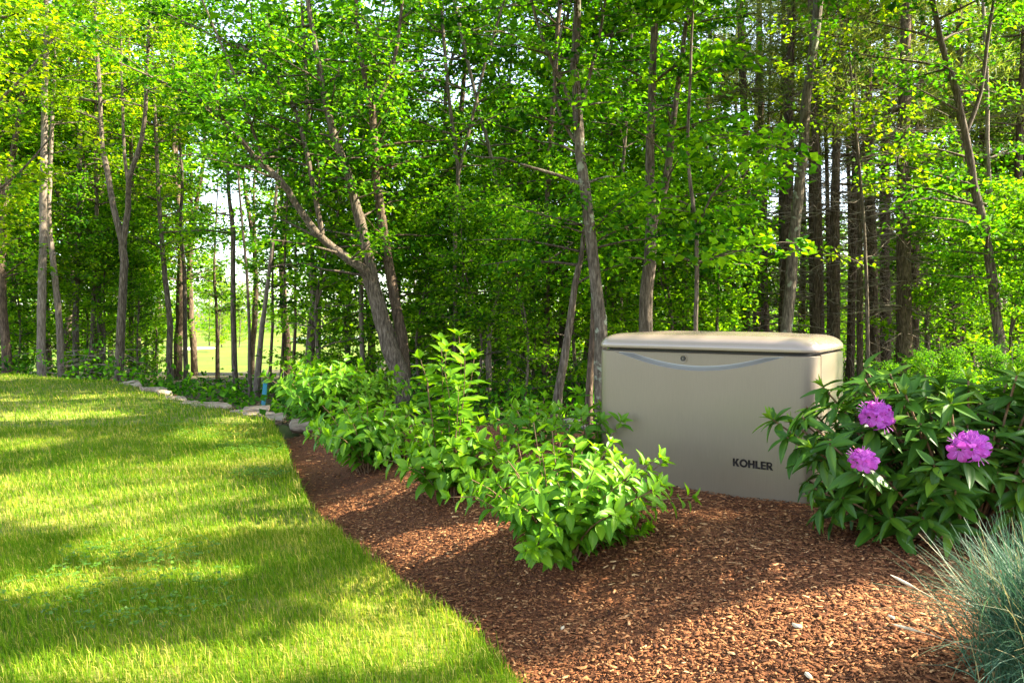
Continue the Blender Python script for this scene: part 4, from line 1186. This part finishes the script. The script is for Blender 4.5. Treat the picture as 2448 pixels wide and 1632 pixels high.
hydrangea('leafy_shrub', 'dark green shrub spilling toward the lawn beside the tallest shrub', p[0], p[1], dome(36, .55), .11, bright=.3)
p = Gp(775, 1010, 0.1)
hydrangea('leafy_shrub', 'feathery shrub with raised shoots at the far end of the bed', p[0], p[1], dome(30, .74, 1.0), .12, 300)
p = Gp(870, 1000, 0.1)
hydrangea('leafy_shrub', 'yellowish shrub between the feathery shrub and the maple foot', p[0], p[1], dome(24, .55, 1.1), .115, 260, bright=1.2)
p = Gp(725, 1004, 0.0)
hydrangea('leafy_shrub', 'small low shrub beside the flat pale slab stone', p[0], p[1] + .3, dome(16, .40), .105, 200)
p = Gp(1262, 1085, 0.2)
hydrangea('leafy_shrub', 'small shrub before the dark rocks by the tilted trunk', p[0], p[1], dome(14, .34), .10, 200)
p = Gp(1420, 1140, 0.24)
hydrangea('leafy_shrub', 'low shrub tucked against the generator corner behind the round shrub', p[0], p[1] + .05, dome(13, .46, .8), .10, 160)

# ------------------------------------------------------------------ rhododendron
RH = []
for k in range(8):
    RH.append(leaf_mesh('leaf', wd=R.uniform(.29, .37), curl=R.uniform(-.05, .30), fold=R.uniform(.05, .2), blunt=1.15, seed=50 + k, tintv=[.2, .3, .38, .45, .52, .6, .8, .95][k], nseg=7))
rx, ry = 1.93, 3.28
rh = tag(empty('rhododendron', (rx, ry, gz(rx, ry) - .01)), 'dark leaved rhododendron with three purple flower heads beside the generator', 'rhododendron')
sg = Geo(); items = []; tips = []
rl = np.array(rh.location)
def whorl(tip, td, n, L, fresh=False):
    ref = unit(np.cross(td, [0.3, 0.8, 0.2])); ref2 = np.cross(td, ref); a0 = R.uniform(0, 6.28)
    for e in range(n):
        a = a0 + e * 6.283 / n * (1 + .05 * R.normal()) + (0.35 if e % 2 else 0)
        o_ = ref * math.cos(a) + ref2 * math.sin(a)
        el = R.uniform(-.35, .7)
        d = o_ + td * el + np.array([0, 0, -.15]) + R.normal(0, .16, 3)
        items.append((tip - td * R.uniform(0, .035), d, td + o_ * .15 + [0, 0, .25] + R.normal(0, .2, 3), L * R.uniform(.7, 1.15), int(np.clip(R.normal(3.2, 1.7), 0, 6))))
    if fresh:
        for e in range(5):
            a = a0 + e * 1.257
            o_ = ref * math.cos(a) + ref2 * math.sin(a)
            items.append((tip, td * 1.0 + o_ * R.uniform(.15, .5), o_ * -1 + [0, 0, .2], L * R.uniform(.35, .6), int(R.integers(6, 8))))
def rh_stem(end):
    end = np.asarray(end, float)
    b = np.array([end[0] * .12, end[1] * .12, 0.0]); mid = b * .45 + end * .55 + np.array([0, 0, -.05]) - np.array([end[0], end[1], 0]) * .08
    p, r = resample([b, mid, end], [.0085, .006, .004], .08)
    tube(sg, p, r, 6, R.uniform(.3, .7))
    return unit(p[-1] - p[-3])
flow_px = [(2095, 995, 3.06, 74), (2064, 1103, 2.90, 66), (2318, 1070, 2.84, 86)]
flow_pos = [W(a, b, D) - rl for a, b, D, w in flow_px]
n_tip = 0
pts = []
for i in range(3000):
    th = R.uniform(0, 2 * math.pi); ze = R.uniform(-.75, 1)
    q = math.sqrt(max(0, 1 - ze * ze * .9)); rr = R.uniform(.45, 1.0)
    e = np.array([.90 * q * math.cos(th) * rr, (.46 if q * math.sin(th) < 0 else .40) * q * math.sin(th) * rr, .39 + .37 * ze * rr])
    # lower towards the camera on the outer flank
    if e[0] > 0.25 and e[1] < -0.2: e[2] *= .86
    if e[2] < .06: continue
    if any(np.linalg.norm(e - f) < .10 for f in flow_pos): continue
    w_ = e + rl; qx, qy = CX + F * w_[0] / w_[1], CY + F * (EYE - w_[2]) / w_[1]
    if (w_[0] - .12) / w_[1] < (.340 if qy > 1055 else .300): continue
    if any(w_[1] < D + .12 and (qx - a) ** 2 + (qy - b) ** 2 < (bw_ * .75 + 22) ** 2 for a, b, D, bw_ in flow_px): continue
    if any(np.linalg.norm(e - f) < .092 for f in pts): continue
    pts.append(e)
    if len(pts) >= 230: break
for e in pts:
    td = rh_stem(e)
    td = unit(td * .8 + np.array([e[0], e[1], 0]) * .35 + [0, 0, .35])
    whorl(e, td, int(R.integers(7, 10)), .116, R.random() < .4)
    if R.random() < .6:      # an older whorl below the tip
        whorl(e - td * .07, td, int(R.integers(4, 6)), .14)
set_leaves(rh, items, RH, M['rhodo'], 272)
sg.build('stems', M['stem'], rh, smooth=True)
def floret(seed):
    rr = np.random.default_rng(seed); g = Geo()
    for k in range(5):
        a0 = k * 2 * math.pi / 5 + rr.normal(0, .08)
        t = np.linspace(0, 1, 6)
        rad = .15 + .85 * t; z = .55 * np.sqrt(t) - .30 * t ** 3 + rr.normal(0, .03)
        hw = .11 + .23 * np.sin(np.pi * np.clip(t, 0, .97) ** 1.15)
        v = []
        for s in (-1, -.5, 0, .5, 1):
            an = a0; ru = .05 * math.sin(3 * s + seed) * t + rr.normal(0, .02, 6) * t
            x = rad * math.cos(an) - s * hw * math.sin(an); y = rad * math.sin(an) + s * hw * math.cos(an)
            v.append(np.column_stack([x, y, z + abs(s) * .10 * t + ru]))
        v = np.stack(v, 1).reshape(-1, 3)
        f = [(i * 5 + q, i * 5 + q + 1, (i + 1) * 5 + q + 1, (i + 1) * 5 + q) for i in range(5) for q in range(4)]
        g.add(v, None, f, np.repeat(np.clip(.75 - .4 * t + rr.normal(0, .06), 0, 1), 5))
    for k in range(6):   # stamens
        a = k * 1.05; e = np.array([.4 * math.cos(a), .4 * math.sin(a), .95])
        tube(g, [(0, 0, .1), e * .6, e], [.02, .018, .025], 3, .95)
    return g
FLm = []
for k in range(4):
    me = floret(k).mesh('floret', True); me.materials.append(M['petal']); FLm.append(me)
for (a, b, D, w_), fp_ in zip(flow_px, flow_pos):
    rad = w_ * D / F / 2
    td = rh_stem(fp_ - [0, 0, .02])
    cl = bpy.data.objects.new('flower_head', None); COL.objects.link(cl); cl.parent = rh; cl.location = fp_
    face = unit(np.array([0.0, -.45, .9]))
    for k in range(12):
        # directions over a dome that faces up and towards the open side
        zc = 1 - 1.2 * (k + .5) / 12; an = k * 2.39996; q = math.sqrt(max(0, 1 - zc * zc))
        s, dd, u = frame(np.array([1.0, 0, 0]), face)
        d = unit(dd * q * math.cos(an) + s * q * math.sin(an) + u * zc)
        s2, d2, u2 = frame(np.array([math.cos(k), math.sin(k), .3]), d)
        sz = rad * .62 * R.uniform(.75, 1.25); pos = d * rad * R.uniform(.40, .70) * [1.2, 1, .8]
        o = bpy.data.objects.new('floret', FLm[k % 4]); COL.objects.link(o); o.parent = cl
        o.matrix_local = Matrix(((s2[0] * sz, d2[0] * sz, u2[0] * sz, pos[0]), (s2[1] * sz, d2[1] * sz, u2[1] * sz, pos[1]), (s2[2] * sz, d2[2] * sz, u2[2] * sz, pos[2]), (0, 0, 0, 1)))
    whorl(fp_ - np.array(face) * rad * .6, np.array(face), 9, .14)
# (whorls under the flower heads)
items = items[-27:]
set_leaves(rh, items, RH, M['rhodo'], 27)

# ------------------------------------------------------------------ blue grass clump
bx, by = 1.44, 1.98
bgr = tag(empty('ornamental_grass', (bx, by, gz(bx, by) - .01)), 'clump of fine blue-green ornamental grass at the bed corner', 'grass clump')
def blades(n, Lm, wd, seed, spread=(0.1, 1.25)):
    rr = np.random.default_rng(seed); g = Geo()
    az = rr.uniform(0, 2 * math.pi, n); tl = rr.uniform(*spread, n) ** 1.0; L = Lm * rr.uniform(.55, 1.15, n)
    k = 6; t = np.linspace(0, 1, k)
    b = rr.normal(0, .075, (n, 2))
    ang = tl[:, None] * (.35 + 1.0 * t[None] ** 1.3)
    seg = np.diff(t)[None] * L[:, None]
    hx = np.concatenate([np.zeros((n, 1)), np.cumsum(np.sin(ang[:, 1:]) * seg, 1)], 1)
    hz = np.concatenate([np.zeros((n, 1)), np.cumsum(np.cos(ang[:, 1:]) * seg, 1)], 1)
    x = b[:, :1] + hx * np.cos(az)[:, None]; y = b[:, 1:] + hx * np.sin(az)[:, None]
    p = np.stack([x, y, hz], -1)
    ph = az + rr.normal(0, .9, n) + math.pi / 2
    s = np.stack([np.cos(ph), np.sin(ph), rr.normal(0, .2, n)], -1)[:, None, :] * (wd * (1 - t ** 1.6)[None, :, None] + .0004)
    v = np.stack([p - s, p + s], 2).reshape(n, -1, 3)
    base = np.arange(n)[:, None, None] * (2 * k)
    q = np.arange(k - 1)[None, :, None] * 2 + np.array([0, 1, 3, 2])[None, None]
    tn = np.clip(rr.normal(.5, .2, n)[:, None] + np.zeros((n, 2 * k)), 0, 1); dead = rr.random(n) < .07; tn[dead] = 1.0
    g.add(v.reshape(-1, 3), None, (base + q).reshape(-1, 4), tn.reshape(-1))
    return g
o = blades(5200, .39, .0013, 3, (0.05, 1.45)).build('blades', M['bluegrass'], bgr); o['kind'] = 'stuff'
for az, tl, L in [(2.5, 1.0, .48), (2.9, 1.15, .44)]:
    g = Geo(); d = np.array([math.sin(tl) * math.cos(az), math.sin(tl) * math.sin(az), math.cos(tl)])
    t = np.linspace(0, 1, 7)[:, None]
    p = d * L * t + np.array([0, 0, -.12]) * t ** 2 * L
    tube(g, p, np.linspace(.0013, .001, 7), 4, .9)
    sd_ = unit(p[-1] - p[-2])
    tube(g, [p[-1] - sd_ * .05, p[-1] - sd_ * .02, p[-1] + sd_ * .01, p[-1] + sd_ * .03], [.001, .0045, .004, .0005], 6, .95)
    g.build('seed_head', M['chip_pale'], bgr, smooth=True)

# ------------------------------------------------------------------ mulch chips
def chips(n, near, fine=1.0):
    g = Geo()
    if near: D = R.uniform(1.9, 5.2, n) ** 1.0
    else: D = R.uniform(4.6, 8.9, n)
    px = R.uniform(560, 3100, n); x = (px - CX) / F * D
    ok = inside(BED, x, D); x, D = x[ok], D[ok]; n = len(x)
    z = bed_z(x, D) + R.uniform(.001, .012, n)
    L = R.gamma(2.0, .0055, n) + .006; L = np.minimum(L, .060) * (1 if near else 1.5) * fine; w_ = np.minimum(L * R.uniform(.13, .45, n), .011); h = w_ * R.uniform(.15, .45, n)
    az = R.uniform(0, 6.28, n)
    d = np.stack([np.cos(az), np.sin(az), R.normal(0, .12, n)], -1); d = unit(d)
    up = np.array([0, 0, 1.0]) + R.normal(0, .2, (n, 3)); s = unit(np.cross(d, up)); u = np.cross(s, d)
    c = np.stack([x, D, z], -1)
    V8 = []
    for (a, b, e) in [(-1, -1, -1), (1, -.7, -1), (.9, .8, -1), (-.8, 1, -1), (-.9, -.8, 1), (.8, -.5, 1), (.75, .6, 1), (-.7, .7, 1)]:
        V8.append(c + d * (a * L / 2)[:, None] + s * (b * w_ / 2)[:, None] + u * (e * h / 2)[:, None])
    v = np.stack(V8, 1).reshape(-1, 3)
    f = np.array([(4, 5, 6, 7), (0, 1, 5, 4), (1, 2, 6, 5), (2, 3, 7, 6), (3, 0, 4, 7)])
    ff = (np.arange(n)[:, None, None] * 8 + f[None]).reshape(-1, 4)
    tn = np.clip(R.normal(.43, .17, n) + .35 * (R.random(n) < .04), 0, 1)
    g.add(v, None, ff, np.repeat(tn, 8))
    return g
cg = chips(120000, True); c3 = chips(120000, True, .5); cg.add(np.concatenate(c3.v), None, np.concatenate(c3.f4), np.concatenate(c3.t)); c2 = chips(20000, False)
cg.add(np.concatenate(c2.v), None, np.concatenate(c2.f4), np.concatenate(c2.t))
tag(cg.build('bark_chips', M['chip']), 'brown bark chips covering the mulch bed', kind='stuff')
GCh = 'pale chips on the mulch'
for i, (px, py, L, lab) in enumerate([(1932, 1565, .034, 'largest pale wood chip on the sunlit mulch'), (1905, 1486, .040, 'long pale wood chip further back on the sunlit mulch'), (2130, 1508, .026, 'small pale chip near the blue grass'), (1345, 1375, .03, 'pale chip below the round shrub')]):
    p = Gp(px, py, 0.19); g = Geo()
    a = R.uniform(0, 3.14)
    pts_ = np.array([(-1, -.2), (-.5, -.42), (.4, -.36), (1, -.1), (.7, .3), (-.2, .42), (-.85, .25)]) * L / 2
    n = len(pts_)
    top = np.column_stack([pts_ * .85, np.full(n, .006) + R.normal(0, .001, n)]); bot = np.column_stack([pts_, np.zeros(n)])
    g.add(np.vstack([bot, top]), [(n, n + q, n + q + 1) for q in range(1, n - 1)], [(q, (q + 1) % n, (q + 1) % n + n, q + n) for q in range(n)])
    o = g.build('wood_chip', M['chip_pale']); o.location = (p[0], p[1], gz(*p) + .010); o.rotation_euler = (R.normal(0, .1), R.normal(0, .1), a)
    tag(o, lab, 'wood chip', GCh)

# ------------------------------------------------------------------ lawn grass
def patchy(x, y):
    return (np.sin(x * 2.3 + 1.7 * np.sin(y * 1.1)) * np.sin(y * 2.9 + 1.3 * np.sin(x * 1.9)) + np.sin(x * 5.7 - y * 3.1) * .5 * np.sin(y * 6.3 + x)) * .5

def grass():
    g = Geo()
    for (n, d0, d1, L, wd) in [(130000, 1.7, 4.2, .041, .0013), (118000, 4.0, 8.0, .043, .0021), (90000, 7.6, 17.2, .046, .0040)]:
        # uniform on the ground inside the view wedge
        y = np.sqrt(R.uniform(d0 ** 2, d1 ** 2, n)); x = y * R.uniform(-1.0, .12, n)
        ok = inside(LAWN, x, y); x, y = x[ok], y[ok]; m = len(x)
        e = dist(EDGE, x, y)
        pa = patchy(x, y)
        ll = L * R.gamma(9, 1 / 9, m) * (1 + .45 * np.clip(pa, -.6, 1)) * (1 + .5 * np.exp(-(e / .12) ** 2))
        az = R.normal(-2.3, 1.2, m); tl = np.abs(R.normal(.55, .35, m))
        z0 = lawn_z(x, y)
        b = np.stack([x, y, z0], -1)
        d1_ = np.stack([np.sin(tl * .5) * np.cos(az), np.sin(tl * .5) * np.sin(az), np.cos(tl * .5)], -1)
        d2_ = np.stack([np.sin(tl * 1.6) * np.cos(az), np.sin(tl * 1.6) * np.sin(az), np.cos(tl * 1.6)], -1)
        mid = b + d1_ * ll[:, None] * .55; tip = mid + d2_ * ll[:, None] * .45
        ph = R.uniform(0, 6.28, m); s = np.stack([np.cos(ph), np.sin(ph), 0 * ph], -1) * (wd * R.uniform(.6, 1.3, m))[:, None]
        v = np.stack([b - s, b + s, mid + s * .8, mid - s * .8, tip], 1).reshape(-1, 3)
        i = np.arange(m)[:, None] * 5
        tn = np.clip(R.normal(.42, .16, m) - .16 * pa, 0, .8); dry = R.random(m) < (.10 + .36 * np.clip(-pa, 0, 1)); tn[dry] = R.uniform(.85, 1, dry.sum())
        g.add(v, i + np.array([[3, 2, 4]]), i + np.array([[0, 1, 2, 3]]), np.repeat(tn, 5))
    return g
tag(grass().build('lawn_grass', M['grass']), 'short green and straw coloured grass of the lawn', kind='stuff')
def clover():
    g = Geo(); gw = Geo()
    for px, py, rx_, ry_, n in [(300, 1440, 300, 90, 230), (600, 1085, 90, 22, 260), (480, 1040, 160, 18, 260), (400, 985, 120, 12, 160), (330, 1340, 200, 40, 160), (620, 1150, 70, 12, 160)]:
        a = R.uniform(0, 6.28, n); r = np.sqrt(R.uniform(0, 1, n))
        c = np.array([Gp(px + rx_ * k * math.cos(t), py + ry_ * k * math.sin(t)) for t, k in zip(a, r)])
        ok = inside(LAWN, c[:, 0], c[:, 1]); c = c[ok]; n = len(c)
        z = lawn_z(c[:, 0], c[:, 1]) + R.uniform(.03, .065, n)
        b = np.column_stack([c, z]); a0 = R.uniform(0, 6.28, n)
        for k in range(3):
            d = np.stack([np.cos(a0 + k * 2.09), np.sin(a0 + k * 2.09), R.normal(.1, .15, n)], -1)
            leaves(g, b + d * .010, d, np.array([0, 0, 1.0]) + R.normal(0, .25, (n, 3)), R.uniform(.012, .021, n), width=.95, fold=.1, tint=np.clip(R.normal(.5, .2, n), 0, 1))
    return g
tag(clover().build('clover', M['clover']), 'patches of clover and broad leaved weeds in the lawn', kind='stuff')
